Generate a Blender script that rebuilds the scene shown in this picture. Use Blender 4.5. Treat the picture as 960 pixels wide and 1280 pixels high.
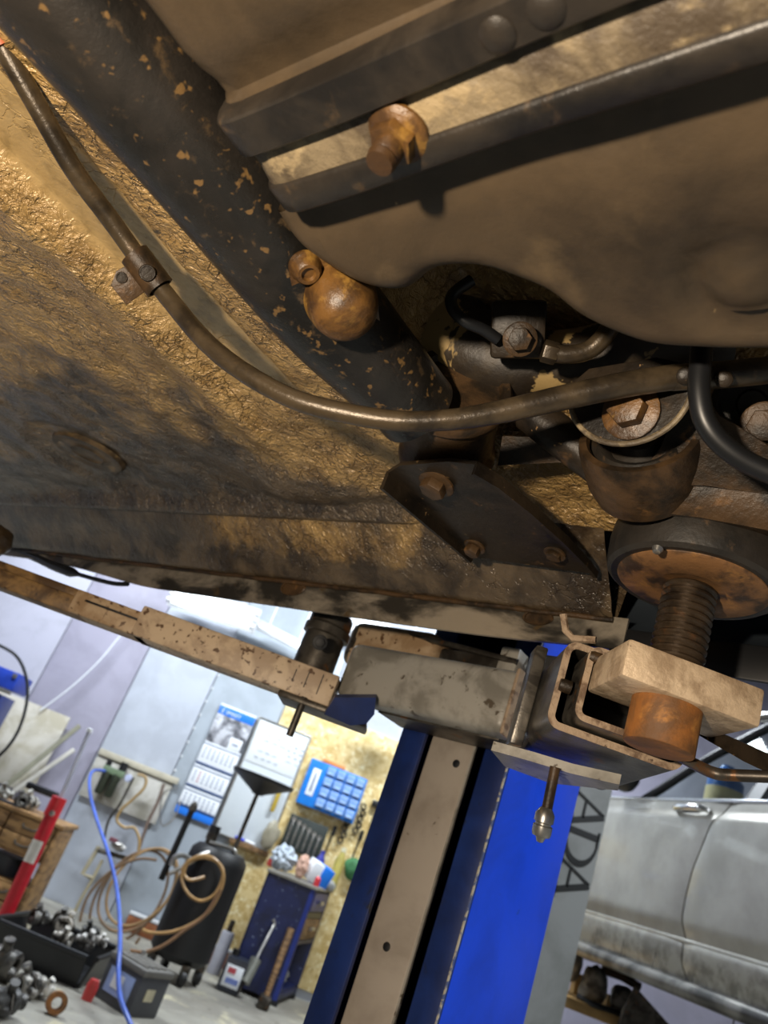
import bpy, bmesh, math, random
from math import sin, cos, pi, radians, hypot, atan2, sqrt
from mathutils import Vector, Matrix, noise
random.seed(7)
for o in list(bpy.data.objects):
    bpy.data.objects.remove(o, do_unlink=True)
scene = bpy.context.scene
COL = scene.collection

# ------------------------------------------------------------------ camera, world, light, exposure
S = 1.25                                  # metres per layout unit
EYE = 0.96                                # eye height above the shop floor in layout units
PITCH, ROLL, FPX = radians(23.5), radians(21.6), 961.0
FWD = Vector((0, cos(PITCH), sin(PITCH)))
UP0 = Vector((0, -sin(PITCH), cos(PITCH)))
RT0 = Vector((1, 0, 0))
CR = cos(ROLL) * RT0 + sin(ROLL) * UP0
CU = -sin(ROLL) * RT0 + cos(ROLL) * UP0
cam_d = bpy.data.cameras.new('camera')
cam_d.sensor_fit = 'VERTICAL'
cam_d.sensor_height = 36.0
cam_d.lens = 36.0 * FPX / 1280.0
cam_d.clip_start = 0.02
cam_d.clip_end = 100
cam_d.dof.use_dof = True
cam_d.dof.focus_distance = 0.62 * S
cam_d.dof.aperture_fstop = 7.0
cam = bpy.data.objects.new('camera', cam_d)
COL.objects.link(cam)
rot = Matrix((CR, CU, -FWD)).transposed().to_4x4()
cam.matrix_world = Matrix.Translation((0, 0, EYE * S)) @ rot
scene.camera = cam

w = bpy.data.worlds.new('world')
scene.world = w
w.use_nodes = True
w.node_tree.nodes['Background'].inputs[0].default_value = (0.75, 0.85, 1, 1)
w.node_tree.nodes['Background'].inputs[1].default_value = 0.15

scene.view_settings.view_transform = 'Standard'
scene.view_settings.look = 'None'
scene.view_settings.gamma = 1.0
scene.view_settings.use_curve_mapping = False
scene.view_settings.exposure = 0.0

def T0(p):                                # layout units about the eye -> world
    return Vector((p[0] * S, p[1] * S, (p[2] + EYE) * S))

def light(name, kind, loc, energy, color, size=0.05, target=None, size_y=None, spot=None):
    d = bpy.data.lights.new(name, kind)
    d.energy = energy
    d.color = color
    if kind == 'AREA':
        d.size = size
        if size_y:
            d.shape = 'RECTANGLE'
            d.size_y = size_y
    else:
        d.shadow_soft_size = size
        if spot:
            d.spot_size = spot
            d.spot_blend = 0.6
    o = bpy.data.objects.new(name, d)
    o.location = T0(loc)
    if target is not None:
        o.rotation_euler = (T0(target) - T0(loc)).to_track_quat('-Z', 'Y').to_euler()
    COL.objects.link(o)
    return o
# warm hand lamp of the mechanic, held left of and behind the eye
light('inspection_lamp', 'SPOT', (-0.30, -0.16, -0.03), 66, (1.0, 0.84, 0.65), 0.025, (-0.02, 0.55, 0.33), spot=radians(120))
# cool shop lights under the ceiling
for i, (x, y, e) in enumerate(((-1.9, 4.6, 175), (0.8, 4.9, 175), (2.3, 0.6, 190))):
    light('ceiling_lamp_light', 'AREA', (x, y, 2.25), e, (0.86, 0.93, 1.0), 1.6, (x, y + (0.5 if y > 3 else 0), 0), 0.3)

# ------------------------------------------------------------------ frames
AX = Vector((0.747, -0.664, 0)).normalized()     # along the raised car
BX = Vector((0.664, 0.747, 0)).normalized()      # across it, outward
def ray(x, y):
    return FWD + (x - 480) / FPX * CR + (640 - y) / FPX * CU
def uncar(P):
    return Vector((P.dot(AX), P.dot(BX), P.z))
def C(x, y, z):                                   # photo point on the level z, in car axes
    d = ray(x, y)
    return uncar(d * (z / d.z))
def CD(x, y, k):                                  # photo point at depth k, in car axes
    return uncar(ray(x, y) * k)
def CB(x, y, b):
    d = ray(x, y)
    return uncar(d * (b / d.dot(BX)))
def RY(x, y, Y):                                  # photo point on a plane Y = const, room axes
    d = ray(x, y)
    return d * (Y / d.y)
def RZ(x, y, z):
    d = ray(x, y)
    return d * (z / d.z)
M_CAR = Matrix.Translation((0, 0, EYE * S)) @ Matrix.Scale(S, 4) @ Matrix((AX, BX, (0, 0, 1))).transposed().to_4x4()
M_ROOM = Matrix.Translation((0, 0, EYE * S)) @ Matrix.Scale(S, 4)

def frame(o, z, x=None):
    z = Vector(z).normalized()
    if x is None:
        x = Vector((1, 0, 0)) if abs(z.x) < 0.8 else Vector((0, 1, 0))
    x = Vector(x)
    x = (x - z * x.dot(z)).normalized()
    y = z.cross(x)
    m = Matrix((x, y, z)).transposed().to_4x4()
    m.translation = Vector(o)
    return m

# ------------------------------------------------------------------ mesh builder
class MB:
    def __init__(s):
        s.bm = bmesh.new()
    def _add(s, pts, faces, M=None):
        vs = [s.bm.verts.new((M @ Vector(p)) if M else Vector(p)) for p in pts]
        for f in faces:
            try:
                s.bm.faces.new([vs[i] for i in f])
            except ValueError:
                pass
        return s
    def box(s, c, d, M=None, bev=0.0, seg=2):
        t = bmesh.new()
        bmesh.ops.create_cube(t, size=1)
        for v in t.verts:
            v.co = Vector((c[0] + v.co.x * d[0], c[1] + v.co.y * d[1], c[2] + v.co.z * d[2]))
        if bev > 0:
            bmesh.ops.bevel(t, geom=t.edges[:], offset=bev, segments=seg, profile=0.5, affect='EDGES')
        s._merge(t, M)
        return s
    def _merge(s, t, M):
        t.verts.index_update()
        s._add([v.co.copy() for v in t.verts], [[v.index for v in f.verts] for f in t.faces], M)
        t.free()
    def prism(s, pts, h0, h1, M=None, bev=0.0, seg=2):
        t = bmesh.new()
        b = [t.verts.new((p[0], p[1], h0)) for p in pts]
        u = [t.verts.new((p[0], p[1], h1)) for p in pts]
        n = len(pts)
        t.faces.new(b[::-1]); t.faces.new(u)
        for i in range(n):
            t.faces.new((b[i], b[(i + 1) % n], u[(i + 1) % n], u[i]))
        if bev > 0:
            caps = [e for e in t.edges if (e.verts[0].co.z == e.verts[1].co.z)]
            bmesh.ops.bevel(t, geom=caps, offset=bev, segments=seg, profile=0.5, affect='EDGES')
        bmesh.ops.recalc_face_normals(t, faces=t.faces[:])
        s._merge(t, M)
        return s
    def poly3(s, pts, thick):                       # flat 3-D polygon given thickness
        pts = [Vector(p) for p in pts]
        n = Vector((0, 0, 0))
        for i in range(len(pts)):
            a, b = pts[i], pts[(i + 1) % len(pts)]
            n += a.cross(b)
        n.normalize()
        k = len(pts)
        s._add([p for p in pts] + [p + n * thick for p in pts],
               [list(range(k))[::-1], list(range(k, 2 * k))] + [(i, (i + 1) % k, k + (i + 1) % k, k + i) for i in range(k)])
        return s
    def tube(s, path, r, n=12, cap=True, sq=None):
        path = [Vector(p) for p in path]
        m = len(path)
        rs = r if isinstance(r, (list, tuple)) else [r] * m
        tang = []
        for i in range(m):
            a, b = path[max(i - 1, 0)], path[min(i + 1, m - 1)]
            tang.append((b - a).normalized())
        t0 = tang[0]
        x = t0.orthogonal().normalized()
        pts, faces = [], []
        for i in range(m):
            t = tang[i]
            x = (x - t * x.dot(t)).normalized()
            y = t.cross(x)
            for k in range(n):
                an = 2 * pi * k / n
                pts.append(path[i] + (x * cos(an) + y * sin(an)) * rs[i])
        for i in range(m - 1):
            for k in range(n):
                k2 = (k + 1) % n
                faces.append((i * n + k, i * n + k2, (i + 1) * n + k2, (i + 1) * n + k))
        if cap:
            faces.append(list(range(n))[::-1])
            faces.append(list(range((m - 1) * n, m * n)))
        return s._add(pts, faces)
    def lathe(s, prof, M=None, n=32, a0=0.0, a1=2 * pi):
        pts, faces = [], []
        full = abs(a1 - a0 - 2 * pi) < 1e-6
        kk = n if full else n + 1
        rows = []
        for (r, h) in prof:
            if r < 1e-7:
                rows.append([len(pts)] * kk)
                pts.append((0, 0, h))
            else:
                row = []
                for k in range(kk):
                    an = a0 + (a1 - a0) * k / n
                    row.append(len(pts))
                    pts.append((r * cos(an), r * sin(an), h))
                rows.append(row)
        for i in range(len(rows) - 1):
            for k in range(n):
                k2 = (k + 1) % kk
                q = [rows[i][k], rows[i][k2], rows[i + 1][k2], rows[i + 1][k]]
                u = []
                for v in q:
                    if v not in u:
                        u.append(v)
                if len(u) > 2:
                    faces.append(u)
        return s._add(pts, faces, M)
    def hexa(s, M, r, h, washer=0.0, wh=0.0, rot=0.0):
        if washer:
            s.lathe([(0, 0), (washer, 0), (washer, wh * .7), (washer * .9, wh), (0, wh)], M, 24)
        q = [(r * cos(rot + k * pi / 3), r * sin(rot + k * pi / 3)) for k in range(6)]
        s.prism(q, wh, wh + h, M, bev=r * 0.12, seg=2)
        return s
    def loft(s, rings, closed=True, cap=True):
        n = len(rings[0])
        pts = [p for rg in rings for p in rg]
        faces = []
        for i in range(len(rings) - 1):
            for k in range(n if closed else n - 1):
                k2 = (k + 1) % n
                faces.append((i * n + k, i * n + k2, (i + 1) * n + k2, (i + 1) * n + k))
        if cap:
            faces.append(list(range(n))[::-1])
            faces.append(list(range((len(rings) - 1) * n, len(rings) * n)))
        return s._add(pts, faces)
    def blob(s, c, r, seed=0, amp=0.25, fr=1.6, sub=3, M=None):
        t = bmesh.new()
        bmesh.ops.create_icosphere(t, subdivisions=sub, radius=1)
        for v in t.verts:
            d = 1 + amp * noise.noise(v.co * fr + Vector((seed * 3.7, seed, -seed)))
            v.co = Vector((c[0] + v.co.x * d * r[0], c[1] + v.co.y * d * r[1], c[2] + v.co.z * d * r[2]))
        s._merge(t, M)
        return s

def smooth_path(pts, k=8):
    pts = [Vector(p) for p in pts]
    out = []
    n = len(pts)
    for i in range(n - 1):
        p0, p1, p2, p3 = pts[max(i - 1, 0)], pts[i], pts[i + 1], pts[min(i + 2, n - 1)]
        for j in range(k):
            t = j / k
            out.append(0.5 * ((2 * p1) + (p2 - p0) * t + (2 * p0 - 5 * p1 + 4 * p2 - p3) * t * t + (-p0 + 3 * p1 - 3 * p2 + p3) * t ** 3))
    out.append(pts[-1])
    return out

def root(name, label, cat, loc, F=M_ROOM, group=None):
    o = bpy.data.objects.new(name, None)
    COL.objects.link(o)
    o.empty_display_size = 0.05
    o.location = F @ Vector(loc)
    o['label'] = label
    o['category'] = cat
    if group:
        o['group'] = group
    return o

def obj(name, mb, mat, parent=None, F=M_ROOM, label=None, cat=None, group=None, kind=None, smooth=True, angle=35):
    me = bpy.data.meshes.new(name)
    bm = mb.bm
    bmesh.ops.recalc_face_normals(bm, faces=bm.faces[:])
    bm.transform(F)
    org = Vector((0, 0, 0))
    if parent is None and bm.verts:
        xs = [v.co for v in bm.verts]
        org = Vector(((min(v.x for v in xs) + max(v.x for v in xs)) / 2, (min(v.y for v in xs) + max(v.y for v in xs)) / 2, min(v.z for v in xs)))
        bm.transform(Matrix.Translation(-org))
    bm.to_mesh(me)
    bm.free()
    me.materials.append(mat)
    if smooth:
        for p in me.polygons:
            p.use_smooth = True
        me.set_sharp_from_angle(angle=radians(angle))
    o = bpy.data.objects.new(name, me)
    COL.objects.link(o)
    if parent is None:
        o.location = org
    else:
        o.parent = parent
        off = parent.location if parent.parent is None else Vector((0, 0, 0))
        o.matrix_parent_inverse = Matrix.Translation(-off)
    if label: o['label'] = label
    if cat: o['category'] = cat
    if group: o['group'] = group
    if kind: o['kind'] = kind
    return o

# ------------------------------------------------------------------ materials
def lin(c):
    f = lambda u: u / 12.92 if u <= 0.04045 else ((u + 0.055) / 1.055) ** 2.4
    if isinstance(c, str):
        c = c.lstrip('#')
        c = [int(c[i:i + 2], 16) / 255 for i in (0, 2, 4)]
    return (f(c[0]), f(c[1]), f(c[2]), 1)

def nt(name):
    m = bpy.data.materials.new(name)
    m.use_nodes = True
    t = m.node_tree
    return m, t, t.nodes['Principled BSDF']

def noise_node(t, co, scale, detail=5, rough=0.6, dist=0.0):
    n = t.nodes.new('ShaderNodeTexNoise')
    n.inputs['Scale'].default_value = scale
    n.inputs['Detail'].default_value = detail
    n.inputs['Roughness'].default_value = rough
    n.inputs['Distortion'].default_value = dist
    t.links.new(co, n.inputs['Vector'])
    return n.outputs['Fac']

def ramp(t, fac, lo, hi):
    n = t.nodes.new('ShaderNodeMapRange')
    n.inputs[1].default_value = lo
    n.inputs[2].default_value = hi
    n.interpolation_type = 'SMOOTHSTEP'
    t.links.new(fac, n.inputs[0])
    return n.outputs[0]

def mixc(t, fac, a, b):
    n = t.nodes.new('ShaderNodeMix')
    n.data_type = 'RGBA'
    t.links.new(fac, n.inputs[0])
    for v, i in ((a, 6), (b, 7)):
        if isinstance(v, tuple):
            n.inputs[i].default_value = v
        else:
            t.links.new(v, n.inputs[i])
    return n.outputs[2]

def math_node(t, op, a, b):
    n = t.nodes.new('ShaderNodeMath')
    n.operation = op
    n.use_clamp = False
    for v, i in ((a, 0), (b, 1)):
        if isinstance(v, (int, float)):
            n.inputs[i].default_value = v
        else:
            t.links.new(v, n.inputs[i])
    return n.outputs[0]

def coords(t):
    return t.nodes.new('ShaderNodeTexCoord').outputs['Object']

def plain(name, c, rough=0.5, metal=0.0, spec=0.5, var=0.12, vs=9.0, bump=0.0, bs=60, emit=None, trans=0, coat=0):
    m, t, p = nt(name)
    p.inputs['Roughness'].default_value = rough
    p.inputs['Metallic'].default_value = metal
    p.inputs['Specular IOR Level'].default_value = spec
    p.inputs['Transmission Weight'].default_value = trans
    p.inputs['Coat Weight'].default_value = coat
    co = coords(t)
    b = lin(c)
    if var:
        d = tuple(x * (1 - 2 * var) for x in b[:3]) + (1,)
        t.links.new(mixc(t, ramp(t, noise_node(t, co, vs), 0.3, 0.7), d, b), p.inputs['Base Color'])
    else:
        p.inputs['Base Color'].default_value = b
    if bump:
        n = t.nodes.new('ShaderNodeBump')
        n.inputs['Strength'].default_value = bump
        n.inputs['Distance'].default_value = 0.002
        t.links.new(noise_node(t, co, bs), n.inputs['Height'])
        t.links.new(n.outputs[0], p.inputs['Normal'])
    if emit:
        p.inputs['Emission Color'].default_value = lin(c)
        p.inputs['Emission Strength'].default_value = emit
    return m

def grime(name, base, dark, rust=None, dk=(0.42, 0.62), rk=(0.58, 0.66), sc=8, rsc=25, rough=(0.35, 0.6), metal=0.0,
          bump=0.4, bsc=90, bdist=0.002, speck=None, spk=(0.66, 0.7), spsc=120, stretch=None, spec=0.5):
    """base colour, a darker film in patches, rust (or dirt) blotches, fine specks; gloss varies with the film"""
    m, t, p = nt(name)
    co = coords(t)
    if stretch:
        mp = t.nodes.new('ShaderNodeMapping')
        mp.inputs['Scale'].default_value = stretch
        t.links.new(co, mp.inputs[0])
        co2 = mp.outputs[0]
    else:
        co2 = co
    f1 = ramp(t, noise_node(t, co2, sc, 6, 0.62, 0.4), *dk)
    c = mixc(t, f1, lin(base), lin(dark))
    if rust:
        f2 = ramp(t, noise_node(t, co, rsc, 5, 0.6, 0.3), *rk)
        c = mixc(t, f2, c, lin(rust))
    if speck:
        f3 = ramp(t, noise_node(t, co, spsc, 2, 0.5), *spk)
        c = mixc(t, f3, c, lin(speck))
    t.links.new(c, p.inputs['Base Color'])
    r = t.nodes.new('ShaderNodeMapRange')
    r.inputs[3].default_value, r.inputs[4].default_value = rough
    t.links.new(noise_node(t, co, sc * 2.3, 4), r.inputs[0])
    t.links.new(r.outputs[0], p.inputs['Roughness'])
    p.inputs['Metallic'].default_value = metal
    p.inputs['Specular IOR Level'].default_value = spec
    if bump:
        n = t.nodes.new('ShaderNodeBump')
        n.inputs['Strength'].default_value = bump
        n.inputs['Distance'].default_value = bdist
        t.links.new(noise_node(t, co, bsc, 6, 0.65), n.inputs['Height'])
        t.links.new(n.outputs[0], p.inputs['Normal'])
    return m

def undercoat_mat():
    """gold wax over wrinkled stone-chip coating with oily black-brown staining where spray off the road has collected"""
    m, t, p = nt('waxed_undercoat')
    co = coords(t)
    at = t.nodes.new('ShaderNodeAttribute')
    at.attribute_name = 'stain'
    st = at.outputs['Fac']
    n1 = noise_node(t, co, 9, 7, 0.66, 0.7)
    sfac = ramp(t, math_node(t, 'ADD', math_node(t, 'MULTIPLY', math_node(t, 'SUBTRACT', n1, 0.5), 1.5), st), 0.30, 0.75)
    gold = mixc(t, ramp(t, noise_node(t, co, 22, 6, 0.6), 0.35, 0.7), lin('#bd9a60'), lin('#8f7041'))
    stain = mixc(t, ramp(t, noise_node(t, co, 14, 6, 0.6, 0.5), 0.35, 0.65), lin('#32271b'), lin('#665641'))
    c = mixc(t, sfac, gold, stain)
    vor = t.nodes.new('ShaderNodeTexVoronoi')
    vor.feature = 'DISTANCE_TO_EDGE'
    vor.inputs['Scale'].default_value = 34
    vor.inputs['Randomness'].default_value = 1
    wv = t.nodes.new('ShaderNodeVectorMath')
    wv.operation = 'ADD'
    nz = t.nodes.new('ShaderNodeTexNoise')
    nz.inputs['Scale'].default_value = 30
    nz.inputs['Detail'].default_value = 4
    t.links.new(co, nz.inputs['Vector'])
    sc_ = t.nodes.new('ShaderNodeVectorMath')
    sc_.operation = 'SCALE'
    sc_.inputs['Scale'].default_value = 0.06
    t.links.new(nz.outputs['Color'], sc_.inputs[0])
    t.links.new(co, wv.inputs[0])
    t.links.new(sc_.outputs[0], wv.inputs[1])
    t.links.new(wv.outputs[0], vor.inputs['Vector'])
    crack = ramp(t, vor.outputs['Distance'], 0.0, 0.05)
    at2 = t.nodes.new('ShaderNodeAttribute')
    at2.attribute_name = 'smooth'
    keep = at2.outputs['Fac']
    n2 = noise_node(t, co, 75, 4, 0.55, 0.8)
    n3 = noise_node(t, co, 260, 3, 0.5)
    crm = ramp(t, noise_node(t, co, 11, 3, 0.5), 0.45, 0.62)
    crk = math_node(t, 'MULTIPLY', math_node(t, 'SUBTRACT', crack, 1.0), math_node(t, 'MULTIPLY', crm, 0.5))
    h = math_node(t, 'ADD', math_node(t, 'ADD', math_node(t, 'MULTIPLY', n2, 1.0), math_node(t, 'MULTIPLY', n3, 0.18)), crk)
    h = math_node(t, 'MULTIPLY', h, math_node(t, 'SUBTRACT', 1.0, math_node(t, 'MULTIPLY', keep, 0.88)))
    at3 = t.nodes.new('ShaderNodeAttribute')
    at3.attribute_name = 'calm'
    h = math_node(t, 'MULTIPLY', h, math_node(t, 'SUBTRACT', 1.0, at3.outputs['Fac']))
    flat = mixc(t, ramp(t, noise_node(t, co, 40, 4), 0.4, 0.75), lin('#bfa06a'), lin('#927748'))
    c = mixc(t, keep, c, flat)
    t.links.new(c, p.inputs['Base Color'])
    n = t.nodes.new('ShaderNodeBump')
    n.inputs['Strength'].default_value = 1.0
    n.inputs['Distance'].default_value = 0.012
    t.links.new(h, n.inputs['Height'])
    t.links.new(n.outputs[0], p.inputs['Normal'])
    r = t.nodes.new('ShaderNodeMapRange')
    r.inputs[3].default_value, r.inputs[4].default_value = 0.22, 0.42
    t.links.new(n1, r.inputs[0])
    t.links.new(r.outputs[0], p.inputs['Roughness'])
    p.inputs['Specular IOR Level'].default_value = 0.9
    p.inputs['Coat Weight'].default_value = 0.35
    p.inputs['Coat Roughness'].default_value = 0.22
    p.inputs['Metallic'].default_value = 0.15
    return m

MT = {}
MT['under'] = undercoat_mat()
MT['tank'] = grime('dusty_tank_plastic', '#4d3f2d', '#2c2419', '#63523a', (0.35, 0.7), (0.58, 0.8), 5, 10, (0.36, 0.58), bump=0.35, bsc=35, bdist=0.003, speck='#8a7350', spk=(0.74, 0.78), spsc=60)
MT['lip'] = grime('tank_seam_steel', '#2f2922', '#1a1714', '#5a4730', (0.4, 0.65), (0.6, 0.72), 12, 22, (0.28, 0.5), bump=0.5, bsc=60)
MT['strap'] = grime('rusty_strap', '#786a52', '#463b2d', '#948262', (0.4, 0.6), (0.54, 0.66), 14, 30, (0.4, 0.65), bump=0.9, bsc=70, bdist=0.003)
MT['beam'] = grime('painted_beam', '#2a2622', '#161513', '#4a3c2b', (0.35, 0.65), (0.58, 0.75), 9, 60, (0.18, 0.42), bump=0.6, bsc=150, bdist=0.0012, speck='#6a5232', spk=(0.62, 0.71), spsc=95)
MT['rust'] = grime('oily_rust', '#6d4c24', '#3d2a17', '#8a672f', (0.4, 0.6), (0.55, 0.68), 18, 34, (0.25, 0.5), bump=0.6, bsc=90)
MT['drust'] = grime('dry_orange_rust', '#8f5a26', '#664423', '#a97232', (0.42, 0.6), (0.54, 0.7), 18, 30, (0.5, 0.8), bump=0.5, bsc=120)
MT['brustplate'] = grime('rusty_disc', '#7b5734', '#38291c', '#946a3a', (0.46, 0.6), (0.54, 0.68), 13, 34, (0.4, 0.7), bump=0.6, bsc=70)
MT['oil'] = grime('oily_steel', '#4a3723', '#211a12', '#6a4c2c', (0.4, 0.62), (0.6, 0.72), 14, 30, (0.3, 0.52), bump=0.7, bsc=80, spec=0.3)
MT['oild'] = grime('oily_dark_steel', '#2c241b', '#15110d', '#513c26', (0.4, 0.65), (0.62, 0.74), 14, 30, (0.3, 0.5), spec=0.3, bump=0.5, bsc=80, speck='#7a6040', spk=(0.7, 0.74), spsc=110)
MT['pipe'] = grime('coated_pipe', '#4d4130', '#2c251c', '#5d4a34', (0.4, 0.65), (0.6, 0.7), 18, 40, (0.22, 0.4), metal=0.25, bump=0.3, bsc=140)
MT['peel'] = grime('peeling_paint', '#3a3022', '#241d15', '#9a8255', (0.4, 0.6), (0.53, 0.55), 12, 10, (0.35, 0.6), bump=0.6, bsc=50)
MT['sill'] = grime('sill_dirt', '#4a3a26', '#2b2117', '#5c4a30', (0.4, 0.62), (0.58, 0.7), 8, 25, (0.3, 0.5), bump=0.8, bsc=45, bdist=0.003, speck='#8d7d62', spk=(0.72, 0.75), spsc=150)
MT['flange'] = grime('worn_flange', '#9a9080', '#35322d', '#56462f', (0.42, 0.58), (0.6, 0.68), 4, 20, (0.18, 0.42), metal=0.35, bump=0.5, bsc=40, bdist=0.003, stretch=(1, 1, 2.5))
MT['black'] = plain('black_plastic', '#17181a', 0.4, var=0.15)
MT['rubber'] = grime('pad_rubber', '#2b2620', '#191714', '#5b4630', (0.4, 0.65), (0.62, 0.72), 14, 26, (0.4, 0.6), bump=0.5, bsc=60)
MT['screw'] = grime('greased_thread', '#45382a', '#241c14', '#6a4728', (0.4, 0.6), (0.56, 0.7), 18, 26, (0.25, 0.45), metal=0.4, bump=0.3, bsc=90)
MT['cream'] = grime('worn_cream_paint', '#c4ae92', '#a8927a', '#5a4632', (0.42, 0.6), (0.64, 0.7), 20, 42, (0.4, 0.6), bump=0.4, bsc=80, speck='#5f4733', spk=(0.60, 0.67), spsc=85)
MT['creamy'] = grime('old_cream_paint', '#b0987a', '#94795a', '#4a3522', (0.42, 0.6), (0.66, 0.7), 16, 40, (0.4, 0.6), bump=0.4, bsc=80, speck='#5f442b', spk=(0.6, 0.67), spsc=75)
MT['dirtycream'] = grime('dirty_cream_paint', '#86683f', '#4d3822', '#2e2118', (0.4, 0.6), (0.6, 0.68), 16, 30, (0.4, 0.6), bump=0.4, bsc=80)
MT['armgrey'] = grime('worn_grey_paint', '#9d9990', '#78746b', '#51473a', (0.42, 0.62), (0.6, 0.66), 12, 34, (0.3, 0.5), bump=0.3, bsc=60)
MT['tubegrey'] = grime('scuffed_steel', '#5f5a52', '#3c3833', '#7c5630', (0.4, 0.6), (0.6, 0.68), 16, 26, (0.2, 0.42), metal=0.45, bump=0.4, bsc=60, stretch=(1, 1, 4))
MT['rim'] = grime('cut_rusty_edge', '#a08a72', '#66503d', '#4a382a', (0.44, 0.6), (0.62, 0.7), 40, 70, (0.5, 0.7), bump=0.9, bsc=200)
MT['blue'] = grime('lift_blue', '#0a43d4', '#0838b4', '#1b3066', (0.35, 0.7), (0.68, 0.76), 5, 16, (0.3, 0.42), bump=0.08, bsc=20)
MT['navy'] = grime('shaded_lift_blue', '#17306e', '#0f2150', '#1b1f2e', (0.35, 0.65), (0.6, 0.72), 7, 18, (0.3, 0.45), bump=0.1, bsc=30)  # lift blue again, with the shade on its lips painted into the colour
MT['bright'] = grime('bare_edge', '#b9b2a0', '#4b5a86', None, (0.45, 0.55), sc=70, rough=(0.3, 0.5))
MT['inside'] = plain('column_inside', '#0b0c10', 0.6)  # near-black for cracks and holes, also for shade inside column and tubes
MT['white'] = plain('white_paint', '#e6e8ea', 0.45, var=0.04)
MT['steel'] = plain('bright_steel', '#b5b3ae', 0.3, 0.9, var=0.15, vs=30)
MT['dsteel'] = grime('dull_steel', '#57524a', '#37322c', '#6b4a2c', (0.4, 0.6), (0.6, 0.7), 18, 30, (0.3, 0.5), metal=0.6, bump=0.2)
MT['wood'] = grime('old_wood', '#8b6a44', '#5f452b', '#3e2d1e', (0.4, 0.6), (0.62, 0.7), 12, 22, (0.5, 0.7), bump=0.3, bsc=60, stretch=(1, 1, 5))
# ================================================================== the raised car, seen from below
car = root('car', 'raised car seen from below with gold waxed floor and dark fuel tank', 'car', (-0.5, 0.45, 0.30), M_CAR)
def sstep(x, a, b):
    t = min(max((x - a) / (b - a), 0), 1)
    return t * t * (3 - 2 * t)

def attr(o, name, vals):
    at = o.data.attributes.new(name, 'FLOAT', 'POINT')
    at.data.foreach_set('value', vals)

# floor pan: stamped sheet with a flat channel for the pipe
na, nb = 300, 150
mb = MB()
pts, st, sm = [], [], []
for i in range(na + 1):
    a = -2.3 + (2.75) * (i / na) ** 0.8
    for j in range(nb + 1):
        b = -0.3 + 0.965 * j / nb
        ch = sstep(a, -0.640, -0.632) * (1 - sstep(a, -0.552, -0.545)) * (1 - sstep(b, 0.40, 0.46))
        rough_ = 1 - ch
        v = Vector((a, b, 0))
        z = 0.386 + 0.010 * ch
        z += rough_ * (0.006 * noise.noise(v * 9) + 0.0035 * noise.noise(v * 26 + Vector((3, 1, 0))) + 0.002 * noise.noise(v * 60))
        z -= 0.012 * (sstep(a, -0.72, -0.66) - sstep(a, -0.66, -0.641)) * (1 - sstep(b, 0.45, 0.6))
        z += 0.018 * noise.noise(Vector((a * 2.2, b * 3.0, 5.0))) * sstep(-a, 0.62, 0.8)
        z -= 0.016 * sstep(b, 0.52, 0.60) * (1 - sstep(b, 0.60, 0.66)) * sstep(a, -0.86, -0.70) * (1 - sstep(a, -0.62, -0.5))
        z += 0.06 * sstep(a, -0.27, -0.16) + 0.10 * sstep(a, -0.43, -0.37) * (1 - sstep(b, 0.50, 0.56))
        d = hypot((a + 1.09), (b - 0.535))
        z += 0.010 * (1 - sstep(d, 0.075, 0.11))
        z -= sstep(b, 0.62, 0.665) * (z - 0.374)
        z -= 0.010 * sstep(b, .635, .652) * (1 - sstep(b, .656, .664)) * (1 - sstep(a, -.56, -.48))
        pts.append((a, b, z))
        s = 0.66 * sstep(-a + 0.55 * b, 0.84, 1.12) * sstep(b, 0.2, 0.40) + 0.62 * sstep(b, 0.50, 0.62) * sstep(-a, 0.42, 0.6)
        s += 0.3 * (1 - sstep(abs(a + 0.70 + 0.3 * (b - 0.35)), 0.0, 0.05)) * sstep(b, 0.15, 0.3)
        st.append(min(s, 1.0) * rough_)
        sm.append(ch)
faces = []
for i in range(na):
    for j in range(nb):
        q = i * (nb + 1) + j
        faces.append((q, q + 1, q + nb + 2, q + nb + 1))
mb._add(pts, faces)
fp = obj('floor_pan', mb, MT['under'], car, M_CAR, label='gold waxed floor sheet with dark oily stains', angle=180)
attr(fp, 'stain', st)
attr(fp, 'smooth', sm)
m = frame((-1.09, 0.535, 0.3975), (0, 0.05, -1))
obj('floor_plug', MB().lathe([(0, .0005), (.022, .001), (.026, .0035), (.030, .001), (.044, .000), (.050, .003), (.055, .003), (.060, -.003), (0, -.003)], m, 40), grime('plug_dirt', '#5e4c33', '#3a2f21', '#7a6441', (.4, .6), (.55, .7), 16, 24, (.3, .5), bump=.9, bsc=60), fp, M_CAR)

# sill: sloping inner face and the welded flange that hangs from it
def sec_sweep(mb, sec, a_list, fz=lambda a, b, z: z):
    rings = [[(a, b, fz(a, b, z)) for (b, z) in sec] for a in a_list]
    mb.loft(rings, closed=False, cap=False)
al = [-2.3 + 2.0 * i / 160 for i in range(161)]
sec = [(.655, .376), (.664, .370), (.672, .362), (.69, .350), (.706, .338), (.722, .323), (.730, .314), (.738, .310), (.744, .311), (.75, .318), (.76, .36)]
mb = MB()
sec_sweep(mb, sec, al, lambda a, b, z: z + 0.003 * noise.noise(Vector((a * 9, b * 20, 2))) - 0.004 * sstep(b, .68, .70) * (1 - sstep(b, .70, .72)) * sstep(a, -0.75, -0.6))
sill = obj('sill', mb, MT['under'], car, M_CAR, label='brown dirt-caked inner sill', angle=180)
sv_ = []
for a in al:
    for (b, z) in sec:
        pt_ = sstep(a, -1.0, -.86) * (1 - sstep(a, -.56, -.46)) * (1 - sstep(b, .70, .72))
        sv_.append(.95 - .40 * pt_)
attr(sill, 'stain', sv_)
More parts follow.
